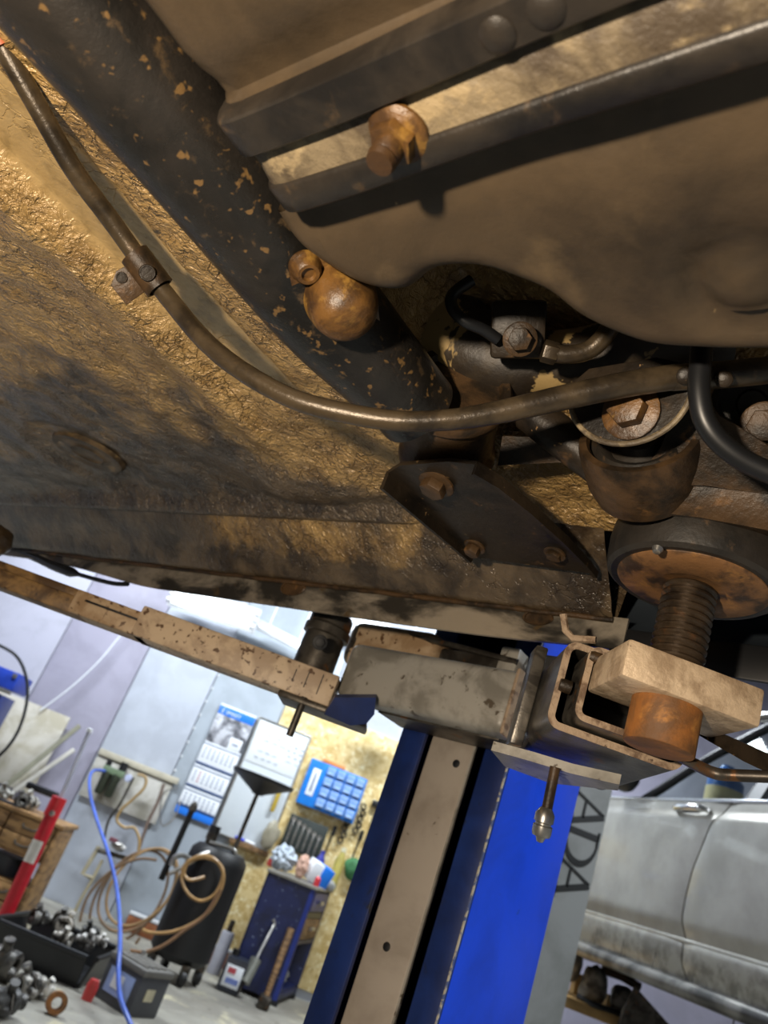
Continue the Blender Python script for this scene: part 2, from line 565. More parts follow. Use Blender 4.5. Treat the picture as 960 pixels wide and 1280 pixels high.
attr(sill, 'calm', [.78 - 1.2 * (.95 - v) for v in sv_])
mb = MB()
top, bot = [], []
for i in range(121):
    a = -2.25 + (1.965) * i / 120
    zb = 0.2715 + 0.024 * sstep(-a, 1.05, 1.45) + 0.006 * sstep(a, -0.5, -0.29) + 0.0012 * noise.noise(Vector((a * 7, 0, 0)))
    bot.append((a, 0.743 + 0.002 * noise.noise(Vector((a * 5, 4, 0))), zb))
    top.append((a, 0.742, 0.313))
rings = []
for p, q in zip(bot, top):
    mid = [(p[0], p[1] + (q[1] - p[1]) * t, p[2] + (q[2] - p[2]) * t) for t in (0, .33, .66, 1)]
    back = [(x, y + 0.004, z) for (x, y, z) in mid[::-1]]
    rings.append(mid + back)
mb.loft(rings)
fl = obj('sill_flange', mb, MT['flange'], sill, M_CAR, label='worn wet steel flange along the sill')
mb = MB()
mb.tube([(a, 0.7395 + 0.0012 * noise.noise(Vector((a * 30, 1, 0))), 0.3085 + 0.001 * noise.noise(Vector((a * 22, 5, 0)))) for a in al], 0.0032, 8)
obj('seam_bead', mb, MT['oil'], sill, M_CAR)
mb = MB()
mb.box((-0.05, 0.748, 0.285), (0.50, 0.006, 0.036), bev=0.002)
obj('sill_flange', mb, MT['black'], sill, M_CAR, label='glossy black stretch of flange behind the lift pad')
for (x, y, rr) in ((366, 735, .018), (672, 772, .014)):
    p = CB(x, y, 0.7405)
    m = frame(p, (0, -1, 0), (1, 0, 0.05)) @ Matrix.Diagonal((1.25, .62, 1, 1))
    obj('drain_hole', MB().lathe([(0, -.0005), (rr * .86, -.0005), (rr * .86, .0016), (rr, .0018), (rr * 1.08, 0)], m, 28), MT['oil'], sill, M_CAR)
# wheel-arch lip at the far end and the outer rocker skin
mb = MB()
mb.tube(smooth_path([CB(-60, 672, .75), CB(5, 683, .75), CB(40, 694, .75), CB(80, 712, .75), CB(135, 728, .75), CB(160, 730, .755)], 6), [.012] * 8 + [.010] * 12 + [.004] * 11, 10)
obj('arch_lip', mb, MT['black'], sill, M_CAR)
mb = MB()
sec_sweep(mb, [(.752, .305), (.79, .33), (.83, .38), (.845, .46), (.84, .56)], [-2.3, -1, -.3, .2])
obj('rocker_skin', mb, plain('car_paint', '#3a4148', 0.3), sill, M_CAR)
mb = MB().box((-1.0, 0.3, 0.62), (3.4, 1.6, 0.02))
obj('cabin_floor', mb, MT['black'], car, M_CAR)

# axle beam
mb = MB()
path, rad = [], []
for i in range(60):
    b = -0.35 + 0.775 * i / 59
    path.append((-0.4055 + 0.02 * sstep(b, .25, .45), b, 0.354 + 0.004 * sin(b * 9)))
    rad.append(0.042 - 0.006 * sstep(b, 0.30, 0.42) + 0.0006 * noise.noise(Vector((b * 30, 0, 0))))
mb.tube(path, rad, 36)
beam = obj('axle_beam', mb, MT['beam'], car, M_CAR, label='thick black painted beam freckled with rust')

# bump stop: rusty dome on a two-bolt flange
ax = Vector((0.62, 0.12, -0.78)).normalized()
c0 = C(425, 372, 0.338)
m = frame(c0 - ax * 0.008, ax, (0, 1, 0))
dome = [(0.0, .040), (.008, .0395), (.016, .037), (.021, .031), (.0245, .022), (.0262, .012), (.0265, .004), (.0285, .002), (.0285, -.002), (0, -.003)]
bs = obj('bump_stop', MB().lathe(dome, m, 40), MT['rust'], car, M_CAR, label='rusty domed bump stop')
e1, e2 = C(378, 324, 0.342), C(457, 436, 0.346)
dirv = (e2 - e1); dirv -= ax * dirv.dot(ax); dirv.normalize()
mid = (e1 + e2) / 2 + ax * .010
mf = frame(mid, ax, dirv)
L = (e2 - e1).length / 2
out = []
for k in range(12):
    an = pi / 2 - pi * k / 11
    out.append((L + .012 * cos(an), .012 * sin(an)))
for k in range(9):
    an = -1.0 - 1.15 * k / 8
    out.append((.030 * cos(an), .030 * sin(an)))
for k in range(12):
    an = -pi / 2 - pi * k / 11
    out.append((-L + .012 * cos(an), .012 * sin(an)))
for k in range(9):
    an = pi - 1.0 - 1.15 * k / 8
    out.append((.030 * cos(an), .030 * sin(an)))
obj('flange_plate', MB().prism(out, -.004, .0, mf, bev=.001), MT['rust'], bs, M_CAR)
for s, r in ((-L, .0095), (L, .0075)):
    mm = frame(mf @ Vector((s, 0, 0)), ax)
    obj('flange_bolt', MB().lathe([(0, .006), (r * .45, .006), (r * .55, .0085), (r * .8, .0085), (r, .006), (r * 1.08, .002), (r * 1.2, 0), (0, -.002)], mm, 20), MT['rust'], bs, M_CAR)

# fuel tank: two dusty halves, two seam lips and the rusty strap channel between them
tank = bpy.data.objects.new('fuel_tank', None)
COL.objects.link(tank)
tank.parent = car
tank.matrix_parent_inverse = Matrix.Translation(-car.location)
def sweep_end(prof, a0, a1, mat, name, label=None, bulge=0.0, taper=None):
    mb = MB()
    ends = [(0, .10), (0, .028), (.0015, .014), (.005, .006), (.011, .0018), (.02, 0)]
    al = [(a0 + e, dz) for e, dz in ends] + [(a0 + .02 + (a1 - a0 - .02) * i / 40, 0) for i in range(1, 41)]
    rings = []
    for a, dz in al:
        rg = []
        for k, (b, z) in enumerate(prof):
            bb = b + (taper(a, k) if taper else 0)
            nz = bulge * noise.noise(Vector((a * 6, b * 9, 3)))
            rg.append((a, bb, z + dz + nz))
        rings.append(rg)
    mb.loft(rings, closed=False, cap=False)
    return obj(name, mb, mat, tank, M_CAR, label=label, angle=50)
pa = [(-.30, .42), (-.30, .335), (-.295, .326)] + [(-.28 + .36 * i / 20, .322 - 0.003 * sin(pi * i / 20)) for i in range(21)] + [(.095, .3215), (.108, .3245), (.117, .3285), (.124, .329), (.128, .324), (.1285, .318)]
sweep_end(pa, -.337, .45, MT['tank'], 'tank_half', 'dusty brown tank half above the seam', .003)
tp1 = lambda a, k: (-0.006 * sstep(a, -.28, -.10) if k > 2 else -0.003 * sstep(a, -.28, -.1))
sweep_end([(.1275, .335), (.128, .311), (.1295, .3085), (.140, .3085), (.150, .3085), (.1515, .3105), (.1515, .335)], -.336, .45, MT['lip'], 'seam_lip', 'raised dark seam lip', .001, tp1)
sweep_end([(.142, .320), (.148, .3145), (.163, .3125), (.172, .3105)], -.333, .45, MT['strap'], 'strap', 'flat rusty strap in the tank channel', .002)
tp2 = lambda a, k: (-0.006 * sstep(a, -.30, -.15) if k > 2 else -0.0035 * sstep(a, -.28, -.06))
sweep_end([(.1705, .335), (.1715, .310), (.1735, .308), (.181, .308), (.1885, .308), (.1905, .310), (.191, .345)], -.334, .45, MT['lip'], 'seam_lip', 'lower seam lip with bright scuffed edge', .001, tp2)
ol = [(-.334, .187), (-.331, .199), (-.326, .213), (-.318, .230), (-.307, .245), (-.292, .254), (-.274, .2565), (-.258, .250), (-.244, .247), (-.226, .2505), (-.208, .262), (-.193, .276), (-.183, .293), (-.169, .309), (-.155, .321), (-.141, .328), (-.120, .334), (-.09, .339), (-.04, .343), (.05, .346), (.2, .348), (.45, .348)]
k_ = 0.336 / 0.31
ol = smooth_path([(a * k_, b * k_, 0) for a, b in ol], 6)
nrm = []
for i in range(len(ol)):
    d = (ol[min(i + 1, len(ol) - 1)] - ol[max(i - 1, 0)]).normalized()
    nrm.append(Vector((d.y, -d.x, 0)))
for _ in range(6):
    nrm = [(nrm[max(i - 1, 0)] + nrm[i] * 2 + nrm[min(i + 1, len(nrm) - 1)]).normalized() for i in range(len(nrm))]
def body_z(a, b, z):
    r_ = hypot(a + 0.098, b - 0.312)
    z += 0.010 * math.exp(-((r_ - 0.026) / 0.010) ** 2) - 0.002 * (1 - sstep(r_, 0.0, 0.022))
    z += 0.008 * (1 - sstep(b, .19, .225))
    z += 0.0030 * noise.noise(Vector((a * 11, b * 11, 7))) + 0.0015 * noise.noise(Vector((a * 26, b * 26, 1)))
    return z
rings = []
z0, r0 = 0.3225, 0.020
for t in (0.0, .1, .2, .3, .4, .5, .6, .68, .76, .84, .92, 1.0):
    rg = []
    for p, n_ in zip(ol, nrm):
        q = p + n_ * r0
        b0 = 0.186
        x = q.x if q.x > -.33 else -.33
        rg.append((p.x + (x - p.x) * 1.0, b0 + (max(q.y, b0 + .001) - b0) * t, 0))
    rings.append(rg)
for an in (12, 25, 38, 50, 62, 74, 84, 90):
    an = radians(an)
    rings.append([(p.x + n_.x * r0 * (1 - sin(an)), max(p.y + n_.y * r0 * (1 - sin(an)), .186), r0 * (1 - cos(an))) for p, n_ in zip(ol, nrm)])
rings.append([(p.x, p.y, r0 + .004) for p in ol])
rings.append([(p.x - n.x * -.004, p.y - n.y * -.004, r0 + .008) for p, n in zip(ol, nrm)])
rings.append([(p.x + n.x * .03, p.y + n.y * .03, .12) for p, n in zip(ol, nrm)])
rings = [[(a, b, body_z(a, b, z0 + z)) for (a, b, z) in rg] for rg in rings]
mb = MB()
mb.loft(rings, closed=False, cap=False)
obj('tank_half', mb, MT['tank'], tank, M_CAR, label='large dusty tank half with a lobed lower edge and a round dimple', angle=70)
m = frame(C(500, 166, .3125), (-.10, -.05, -1))
mb = MB()
mb.lathe([(0, .0), (.0165, 0), (.0165, .002), (.0145, .004), (.010, .006), (.010, .0)], m, 24)
mb.hexa(m @ Matrix.Translation((0, 0, .003)), .0122, .009, 0)
mb.lathe([(.0078, .010), (.0078, .017), (.0070, .0185), (.0078, .020), (.007, .0235), (0, .0245)], m, 20)
obj('strap_bolt', mb, MT['rust'], tank, M_CAR)
for x, y in ((683, 12), (622, 44)):
    m = frame(C(x, y, .3085), (0, 0, -1))
    obj('rivet', MB().lathe([(.0085, -.002), (.008, .0008), (.006, .0022), (.003, .003), (0, .0032)], m, 20), MT['lip'], tank, M_CAR)

bead = [(p.x - n.x * -.002, p.y - n.y * -.002, body_z(p.x, p.y, z0 + r0 + .003)) for p, n in zip(ol[8:-14], nrm[8:-14])]  # bead added along the tank's lower edge to catch a highlight
obj('glint_bead', MB().tube(bead, .0026, 10), grime('glint_gloss', '#3b342b', '#1d1a17', '#6a5a45', (.4, .6), (.58, .68), 30, 60, (.15, .35), metal=.3, bump=.6, bsc=120), tank, M_CAR, label='glossy bead added on the lower edge for its highlight')
# stabiliser bar with its clamp
bp = [(-70, -60, .49), (0, 52, .515), (45, 130, .535), (92, 212, .56), (140, 277, .585), (180, 333, .60), (215, 378, .60), (255, 425, .585), (300, 462, .57), (365, 498, .555), (430, 516, .547), (495, 526, .542), (560, 525, .54), (625, 515, .538), (700, 498, .535), (780, 481, .53), (845, 471, .53)]
bar = smooth_path([CD(*p) for p in bp], 6)
mb = MB()
nB = len(bar)
mb.tube(bar, [0.0074 + 0.0016 * sstep(i / nB, .70, .9) + 0.0002 * noise.noise(Vector((i * .7, 0, 0))) for i in range(nB)], 18)
barO = obj('stabiliser_bar', mb, MT['pipe'], car, M_CAR, label='bent dark steel bar crossing in front of the beam')
mb = MB()
e = smooth_path([CD(840, 472, .53), CD(880, 470, .532), (CD(930, 466, .535)), CD(1000, 458, .54)], 5)
mb.tube(e, [.0092] * 4 + [.0096] * 12, 16)
obj('flattened_end', mb, MT['pipe'], barO, M_CAR)
for x, y in ((856, 470), (905, 474)):  # dark discs standing for the shade in two holes of the bar end
    p = CD(x, y, .5195)
    obj('hole_disc', MB().lathe([(0, .002), (.004, .002), (.0055, .001), (.006, -.002)], frame(p, -p), 18), MT['oild'], barO, M_CAR)
tip = smooth_path([CD(-75, -70, .495), CD(-30, -2, .505), CD(5, 60, .5155)], 4)
obj('orange_sleeve', MB().tube(tip, .0084, 16), plain('orange_sleeve', '#a8552b', .5), barO, M_CAR, label='faded orange sleeve end')
pa_, pb_ = CD(168, 318, .596), CD(200, 360, .602)
axp = (pb_ - pa_).normalized()
m = frame(pa_, axp, -pa_)
ln = (pb_ - pa_).length
clamp = obj('pipe_clamp', MB().lathe([(.0098, 0), (.0118, 0), (.0118, ln), (.0098, ln), (.0098, 0)], m, 28), MT['oil'], barO, M_CAR, label='rusty clamp with punched holes')
ec = CD(166, 350, .602)
mb = MB()
mb.prism([(-.016, -.012), (.012, -.012), (.012, .010), (-.006, .012), (-.016, .006)], 0, .002, frame(ec, -ec.normalized() , axp.cross(ec)), bev=.0005)
obj('clamp_ear', mb, MT['oil'], clamp, M_CAR)
for (x, y, k, r) in ((184, 341, .586, .0058), (152, 347, .597, .004)):
    p = CD(x, y, k)
    obj('clamp_hole', MB().lathe([(0, .0004), (r * .8, .0004), (r * .85, .0012), (r, .0012), (r * 1.1, 0)], frame(p, -p), 20), MT['oild'], clamp, M_CAR)

# pivot sleeve at the end of the beam, seen under the bar
p0, p1 = Vector((-.364, .436, .382)), Vector((-.412, .518, .368))
axs = (p1 - p0).normalized()
LL = (p1 - p0).length
m = frame(p0, axs)
sl = obj('pivot_sleeve', MB().lathe([(0, .006), (.040, .006), (.043, .001), (.049, 0), (.051, .003), (.051, .008), (.046, .011), (.047, .018), (.0445, .024), (.043, .05), (.043, LL - .02), (.046, LL - .015), (.047, LL - .004), (.045, LL), (.040, LL), (.038, LL - .012), (.02, LL - .012)], m, 44), MT['oil'], car, M_CAR, label='oily rusty pivot sleeve')
obj('bushing', MB().lathe([(0, LL - .002), (.017, LL - .002), (.018, LL - .004), (.019, LL - .010), (.030, LL - .010), (.033, LL - .006), (.037, LL - .008), (.0385, LL - .014)], m, 36), MT['rubber'], sl, M_CAR)

# triangular mounting bracket bolted to the sill
zb = .322
poly = [(484, 592), (500, 582), (560, 577), (595, 581), (625, 600), (665, 634), (705, 672), (735, 704), (745, 718), (590, 696)]
P = [C(x, y, zb + .010 * (y - 580) / 130) for x, y in poly]
br = obj('mounting_bracket', MB().poly3(P, .004), MT['oild'], car, M_CAR, label='oily triangular mounting bracket')
def edge_strip(pp, h, t, name='bracket_lip'):
    mb = MB()
    dn = Vector((0, 0, -1))
    rings = []
    pp = [Vector(p) for p in pp]
    for i, p in enumerate(pp):
        d = (pp[min(i + 1, len(pp) - 1)] - pp[max(i - 1, 0)]).normalized()
        n = d.cross(dn).normalized()
        hh = h * (1 - .55 * i / (len(pp) - 1))
        rings.append([p - n * t / 2 - dn * .003, p + n * t / 2 - dn * .003, p + n * t / 2 + dn * hh, p - n * t / 2 + dn * hh])
    mb.loft(rings)
    return obj(name, mb, MT['oild'], br, M_CAR)
edge_strip([P[0], (P[0] + P[9]) / 2, P[9]], .017, .004)
edge_strip(P[3:9], .010, .004)
for (x, y, r, h) in ((546, 603, .0125, .010), (594, 682, .0085, .009), (694, 691, .008, .004)):
    p = C(x, y, zb + .010 * (y - 580) / 130 - .001)
    obj('bracket_bolt', MB().hexa(frame(p, (-.1, -.15, -1)), r, h, r * 1.45, .003, rot=.3), MT['oil'], br, M_CAR)

# trailing arm with bushing cup, plate and bolt on the right
cc = CD(800, 556, .605)
axd = Vector((-.10, .93, -.28)).normalized()
m = frame(cc, axd)
arm = obj('trailing_arm', MB().lathe([(.038, -.006), (.040, -.010), (.0455, -.010), (.047, -.004), (.0465, .012), (.045, .030), (.040, .046), (.026, .056), (0, .058)], m, 44), MT['oil'], car, M_CAR, label='rusty trailing arm end above the lift pad')
obj('bushing', MB().lathe([(0, -.006), (.014, -.006), (.016, 0), (.022, .003), (.026, -.003), (.031, -.005), (.034, .001), (.0375, -.001), (.039, .004), (.039, .02)], m, 40), MT['rubber'], arm, M_CAR, label='black ribbed rubber bushing')
pc = CD(786, 488, .560)
mp = frame(pc, -(axd * .75 + Vector((.05, .0, .5))), Vector((1, -.25, 0)))
disc = [(.0445 * cos(pi * k / 24), .040 * sin(pi * k / 24)) for k in range(25)] + [(-.0445, -.012), (-.02, -.022), (.03, -.022), (.0445, -.012)]
sgn = -1 if (mp @ Vector((0, .05, 0)) - pc).z > 0 else 1
disc = [(x, y * 1.0) for x, y in disc]
mp2 = frame(pc, mp.col[2].xyz, mp.col[0].xyz)
if (mp2.to_3x3() @ Vector((0, 1, 0))).z > 0:
    mp2 = frame(pc, mp.col[2].xyz, -mp.col[0].xyz)
pl = obj('bushing_plate', MB().prism(disc, -.003, .0, mp2, bev=.001), MT['oild'], arm, M_CAR, label='dark half-round plate over the bushing')
obj('plate_rim', MB().tube([mp2 @ Vector((x, y, 0)) for x, y in disc[:25]], .0022, 8), MT['strap'], arm, M_CAR)
pb = CD(789, 515, .5545)
obj('arm_bolt', MB().hexa(frame(pb, mp2.col[2].xyz), .0135, .013, .021, .003, rot=.2), MT['rust'], arm, M_CAR, label='large rusty hex bolt')
# arm web and its lower box beam
web = [CD(790, 604, .600), CD(826, 560, .585), CD(846, 505, .575), CD(862, 474, .575), CD(900, 520, .56), CD(965, 560, .55), CD(1040, 590, .54), CD(1040, 640, .55), CD(960, 618, .565), CD(880, 607, .58)]
obj('arm_web', MB().poly3(web, .004), MT['oil'], arm, M_CAR)
mb = MB()
rings = []
for (x, y, k, h) in ((793, 600, .600, 36), (830, 603, .594, 38), (880, 607, .585, 40), (960, 618, .565, 44), (1060, 636, .545, 50)):
    t, b = CD(x, y, k), CD(x - 4, y + h, k + .006)
    n = Vector((0, .03, .01))
    rings.append([t, t + (b - t) * .5 - n * .08, b, b + n, t + n])
mb.loft(rings)
obj('arm_beam', mb, MT['oil'], arm, M_CAR)
for (x, y, k, r) in ((940, 505, .60, .030),):
    p = CD(x, y, k)
    obj('inner_bushing', MB().lathe([(0, .004), (.010, .004), (.012, 0), (r * .75, 0), (r * .85, .006), (r, .004), (r, -.04)], frame(p, -p), 32), MT['rubber'], arm, M_CAR)
p = CD(956, 532, .575)
obj('inner_bolt', MB().hexa(frame(p, -p), .013, .012, .018, .003), MT['oil'], arm, M_CAR)
# brace strip running behind the arm
mb = MB()
mb.poly3([CD(628, 545, .68), CD(700, 548, .665), CD(770, 596, .66), CD(700, 578, .67), CD(622, 582, .69)], .005)
br2 = obj('brace_strip', mb, MT['oil'], car, M_CAR)
p = CD(688, 552, .664)
obj('brace_rivet', MB().lathe([(0, .003), (.005, .002), (.007, 0), (.007, -.003)], frame(p, -p), 16), MT['oild'], br2, M_CAR)
mb = MB()
mb.tube([CD(662, 515, .66), CD(700, 545, .645), CD(760, 590, .63)], .017, 14)
obj('tie_rod', mb, MT['oild'], car, M_CAR)

# hub carrier with peeling paint and the brake-hose block
mb = MB()
mb.tube(smooth_path([CD(500, 395, .80), CD(560, 425, .74), CD(625, 452, .705), (CD(700, 455, .69)), CD(790, 440, .68), CD(900, 430, .68)], 5), [.05, .052, .054, .054, .052, .050, .046, .042, .040, .038, .036, .034, .032] + [.030] * 13, 28)
hub = obj('hub_carrier', mb, MT['peel'], car, M_CAR, label='brown casting with flaking beige paint')
bx = CD(648, 412, .615)
m = frame(bx, -bx, CR * -1)
m = frame(bx, -bx, uncar(CR))
blk = obj('hose_block', MB().box((0, 0, -.012), (.044, .046, .026), m, bev=.004), MT['oild'], car, M_CAR)
p = CD(650, 424, .60)
obj('block_bolt', MB().hexa(frame(p, -p), .0095, .010, .0135, .003), MT['oil'], blk, M_CAR)
mb = MB()
mb.hexa(frame(CD(678, 438, .607), CD(697, 443, .607) - CD(678, 438, .607)), .009, .012)
obj('union_nut', mb, MT['pipe'], blk, M_CAR)
mb = MB()
mb.tube(smooth_path([CD(690, 441, .607), CD(712, 443, .605), CD(735, 438, .603), CD(752, 424, .60), CD(768, 402, .60)], 5), .0075, 14)
obj('union_pipe', mb, MT['pipe'], blk, M_CAR)
mb = MB()
mb.tube(smooth_path([CD(622, 424, .61), CD(604, 412, .605), CD(582, 402, .60), CD(566, 386, .60), CD(566, 368, .60), CD(590, 350, .60)], 6), .0048, 14)
obj('brake_hose', mb, MT['black'], blk, M_CAR, label='thin black hose loop')
# second dark pipe bending out of the tank
mb = MB()
mb.tube(smooth_path([CD(880, 400, .515), CD(876, 450, .508), CD(874, 490, .502), CD(882, 528, .498), CD(908, 560, .495), CD(955, 588, .49), CD(1030, 612, .48)], 6), .0072, 16)
obj('breather_pipe', mb, MT['black'], car, M_CAR, label='glossy dark pipe bending down to the right')
# body lump hanging at the far left end of the sill
mb = MB().blob(CD(-8, 676, 1.35), (.03, .03, .03), 3)
obj('jack_point', mb, MT['sill'], sill, M_CAR)
# ================================================================== two-post lift
lift = root('two_post_lift', 'blue two-post lift column with cream and grey swing arms', 'lift', (-.59, 1.1, -EYE), M_CAR)
# column: C-section open to the car
mb = MB()
H0, H1 = -EYE + .012, 1.25
mb.box((-.594, 1.262, (H0 + H1) / 2), (.18, .010, H1 - H0))
col = obj('column', mb, MT['navy'], lift, M_CAR, label='dark blue C-section column, shade put into the blue')
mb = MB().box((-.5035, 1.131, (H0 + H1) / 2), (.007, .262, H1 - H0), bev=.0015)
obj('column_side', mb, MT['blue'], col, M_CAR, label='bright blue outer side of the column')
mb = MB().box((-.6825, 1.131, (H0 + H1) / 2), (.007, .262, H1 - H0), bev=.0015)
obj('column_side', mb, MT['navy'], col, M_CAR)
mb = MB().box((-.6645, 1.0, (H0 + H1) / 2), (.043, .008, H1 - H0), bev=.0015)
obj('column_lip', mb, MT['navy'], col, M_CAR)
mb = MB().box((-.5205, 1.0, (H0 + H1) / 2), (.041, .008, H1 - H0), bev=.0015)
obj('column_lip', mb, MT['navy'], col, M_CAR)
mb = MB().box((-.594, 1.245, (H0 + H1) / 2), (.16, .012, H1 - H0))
obj('column_shade_sheet', mb, MT['inside'], col, M_CAR)  # near-black sheet painting the shade inside the column
mb = MB().box((-.501, .9965, (H0 + H1) / 2), (.0022, .0022, H1 - H0))
obj('bare_edge', mb, MT['bright'], col, M_CAR, label='chipped bare edge')
mb = MB().box((-.594, 1.12, -EYE + .006), (.30, .36, .012), bev=.003)
obj('base_plate', mb, MT['navy'], lift, M_CAR)
# carriage
mb = MB().box((-.606, 1.021, -.30), (.075, .012, 1.14), bev=.004)
car_leg = obj('carriage_leg', mb, grime('dusty_cream_steel', '#a89e92', '#8f8579', '#54483c', (.4, .7), (.70, .75), 7, 26, (.4, .55), bump=.15, bsc=40), lift, M_CAR, label='dusty cream carriage leg inside the column')
obj('leg_edge', MB().box((-.5665, 1.0135, -.30), (.003, .004, 1.14)), MT['armgrey'], car_leg, M_CAR)
for z in (-.085, .17):
    obj('leg_hole', MB().lathe([(0, .0005), (.005, .0005), (.006, 0)], frame((-.61 + .02 * (z > 0), 1.0148, z), (0, -1, 0)), 14), MT['inside'], car_leg, M_CAR)
cg = obj('carriage', MB().box((-.604, .907, .241), (.286, .054, .085), bev=.014, seg=4), MT['armgrey'], lift, M_CAR, label='worn grey carriage cross tube')
obj('tube_end', MB().box((-.463, .906, .241), (.006, .056, .089), bev=.003), MT['rim'], cg, M_CAR)
obj('upper_sleeve', MB().box((-.72, .97, .300), (.17, .08, .075), bev=.018, seg=4), MT['creamy'], cg, M_CAR, label='cream sleeve behind the cross tube')
obj('upper_block', MB().box((-.57, .975, .292), (.12, .07, .05), bev=.006), MT['dsteel'], cg, M_CAR)
obj('latch_block', MB().box((-.515, .955, .305), (.030, .035, .055), bev=.004), MT['armgrey'], cg, M_CAR)
obj('latch_block', MB().box((-.450, .965, .300), (.07, .04, .065), bev=.004), MT['steel'], cg, M_CAR)
obj('latch_rod', MB().tube([(-.76, .94, .330), (-.60, .93, .318), (-.50, .94, .312)], .0045, 10), MT['dsteel'], cg, M_CAR)
obj('web_plate', MB().box((-.585, .955, .2), (.2, .07, .008), bev=.001), MT['dsteel'], cg, M_CAR)

# left arm: three telescoping box sections swung out to the left
K = 1.12
def lp(x, y, z):
    return C(x, y, z)
r_top, l_top = lp(425, 845, .2206), lp(180, 756, .2206)
d = (l_top - r_top); d.z = 0
Lb = d.length
d.normalize()
nrm_ = Vector((d.y, -d.x, 0))
if nrm_.y > 0: nrm_ = -nrm_                    # toward the viewer side
la = bpy.data.objects.new('swing_arm', None)
COL.objects.link(la); la.parent = lift
la.matrix_parent_inverse = Matrix.Translation(-lift.location)
la['label'] = 'cream telescoping arm reaching to the left'
def seg(s0, s1, ht, zc, dep, name, mat, label=None, bev=.003, off=0.0):
    c = r_top + d * ((s0 + s1) / 2) - nrm_ * (dep / 2 + off)
    m = frame((c.x, c.y, zc), (0, 0, 1), d)
    return obj(name, MB().box((0, 0, 0), (s1 - s0, dep, ht), m, bev=bev), mat, la, M_CAR, label=label)
zt = .2206
seg(0, Lb, .047, zt - .0235, .06, 'outer_tube', MT['cream'], 'speckled cream outer tube')
t1 = (lp(100, 735, .213) - r_top).dot(d)
for k_s, s_w in enumerate((.022, .043, .062)):
    seg(s_w, s_w + .0014, .030 - .006 * k_s, zt - .021, .002, 'crack_line', MT['inside'], off=-.0006, bev=0)
seg(Lb - .02, t1, .037, zt - .0285, .05, 'middle_tube', MT['creamy'], 'weathered cream middle tube', off=.004)
seg(Lb - .01, t1 - .02, .003, zt - .0235, .004, 'slot_line', MT['inside'], off=.001)
t2 = (lp(-70, 700, .205) - r_top).dot(d)
seg(t1 - .02, t2, .027, zt - .0345, .04, 'inner_tube', MT['dirtycream'], 'grimy brown inner tube', off=.008)
t3 = (lp(22, 717, .215) - r_top).dot(d)
seg(t1 - .02, t3, .016, zt - .016, .034, 'stop_bar', MT['dirtycream'], off=.016)
pp = r_top + d * .035 - nrm_ * .035
seg(-.06, .075, .010, zt - .052, .07, 'pivot_plate', MT['dsteel'], 'dark pivot plate', off=-.004)
pv = uncar(RY(405, 800, 1.17))
m = frame((pv.x, pv.y, .19), (0, 0, 1))
obj('pivot_pin', MB().lathe([(0, .125), (.030, .125), (.033, .118), (.033, .105), (.031, .103), (.036, .10), (.036, .088), (.031, .086), (.032, .03), (.030, 0), (0, 0)], m, 32), MT['dsteel'], la, M_CAR, label='dark steel pivot pin')
q = CD(400, 803, (ray(405, 800) * 1).length and 1.09)
obj('pin_bolt', MB().hexa(frame(q, -q), .0075, .004, .011, .002), MT['inside'], la, M_CAR)
rt = CD(376, 884, 1.10)
obj('latch_rod', MB().tube([(rt.x, rt.y, .175), (rt.x, rt.y, .118)], .0052, 12), MT['dsteel'], la, M_CAR)
mb = MB()
g = [CD(418, 872, 1.07), CD(470, 872, 1.07), CD(468, 893, 1.07), CD(458, 905, 1.07), CD(438, 907, 1.07), CD(405, 893, 1.07)]
mb.poly3(g, .02)
obj('gear_guard', mb, MT['navy'], la, M_CAR, label='blue gear guard below the pivot')

# right arm: nested channel tubes, nut block, screw and rubber pad
ra = bpy.data.objects.new('swing_arm', None)
COL.objects.link(ra); ra.parent = lift
ra.matrix_parent_inverse = Matrix.Translation(-lift.location)
ra['label'] = 'short arm with nested open tubes holding the rubber pad'
td = Vector((-.568, .823, 0)).normalized()          # away from the viewer, to the pivot
wd = Vector((.823, .568, 0)).normalized()           # to the right
def rim_tube(o, W, Hh, t, Ln, r, name, mat, label=None, top=1.0):
    """open square tube: o = lower-left front corner"""
    def rr(W0, H0_, r0, inset):
        q = []
        for (cx, cy, a0) in ((W0 - r0, r0, -pi / 2), (W0 - r0, H0_ - r0, 0), (r0, H0_ - r0, pi / 2), (r0, r0, pi)):
            for k in range(6):
                an = a0 + pi / 2 * k / 5
                q.append((cx + r0 * cos(an) + inset, cy + r0 * sin(an) + inset))
        return q
    outer = rr(W, Hh, r, 0)
    inner = rr(W - 2 * t, Hh - 2 * t, max(r - t, .002), t)
    P3 = lambda u, v, s: o + wd * u + Vector((0, 0, v)) + td * s
    rings = [[P3(u, v, Ln) for u, v in inner], [P3(u, v, 0.001) for u, v in inner]]
    mb = MB().loft(rings, cap=False)
    mb.loft([[P3(u, v, .0012) for u, v in outer], [P3(u, v, Ln) for u, v in outer]], cap=False)
    ob = obj(name, mb, mat, ra, M_CAR, label=label, angle=50)
    obj('tube_shade_plate', MB().loft([[P3(u, v, Ln * .8) for u, v in inner], [P3(u, v, Ln * .8 + .004) for u, v in inner]]), MT['inside'], ra, M_CAR)  # black plate added inside the tube to paint its opening in shade
    mb = MB().loft([[P3(u, v, .0012) for u, v in outer], [P3(u, v, 0) for u, v in outer], [P3(u, v, 0) for u, v in inner], [P3(u, v, .0012) for u, v in inner]], cap=False)
    obj('cut_edge', mb, MT['rim'], ra, M_CAR, angle=60)
    return ob
oL = CD(681, 906, .655)
oR = CD(850, 952, .625)
Wt = abs((oR - oL).dot(wd))
rim_tube(oL, .118, .080, .0062, .20, .012, 'outer_tube', MT['tubegrey'], 'scuffed grey outer channel')
iL = CD(716, 897, .635)
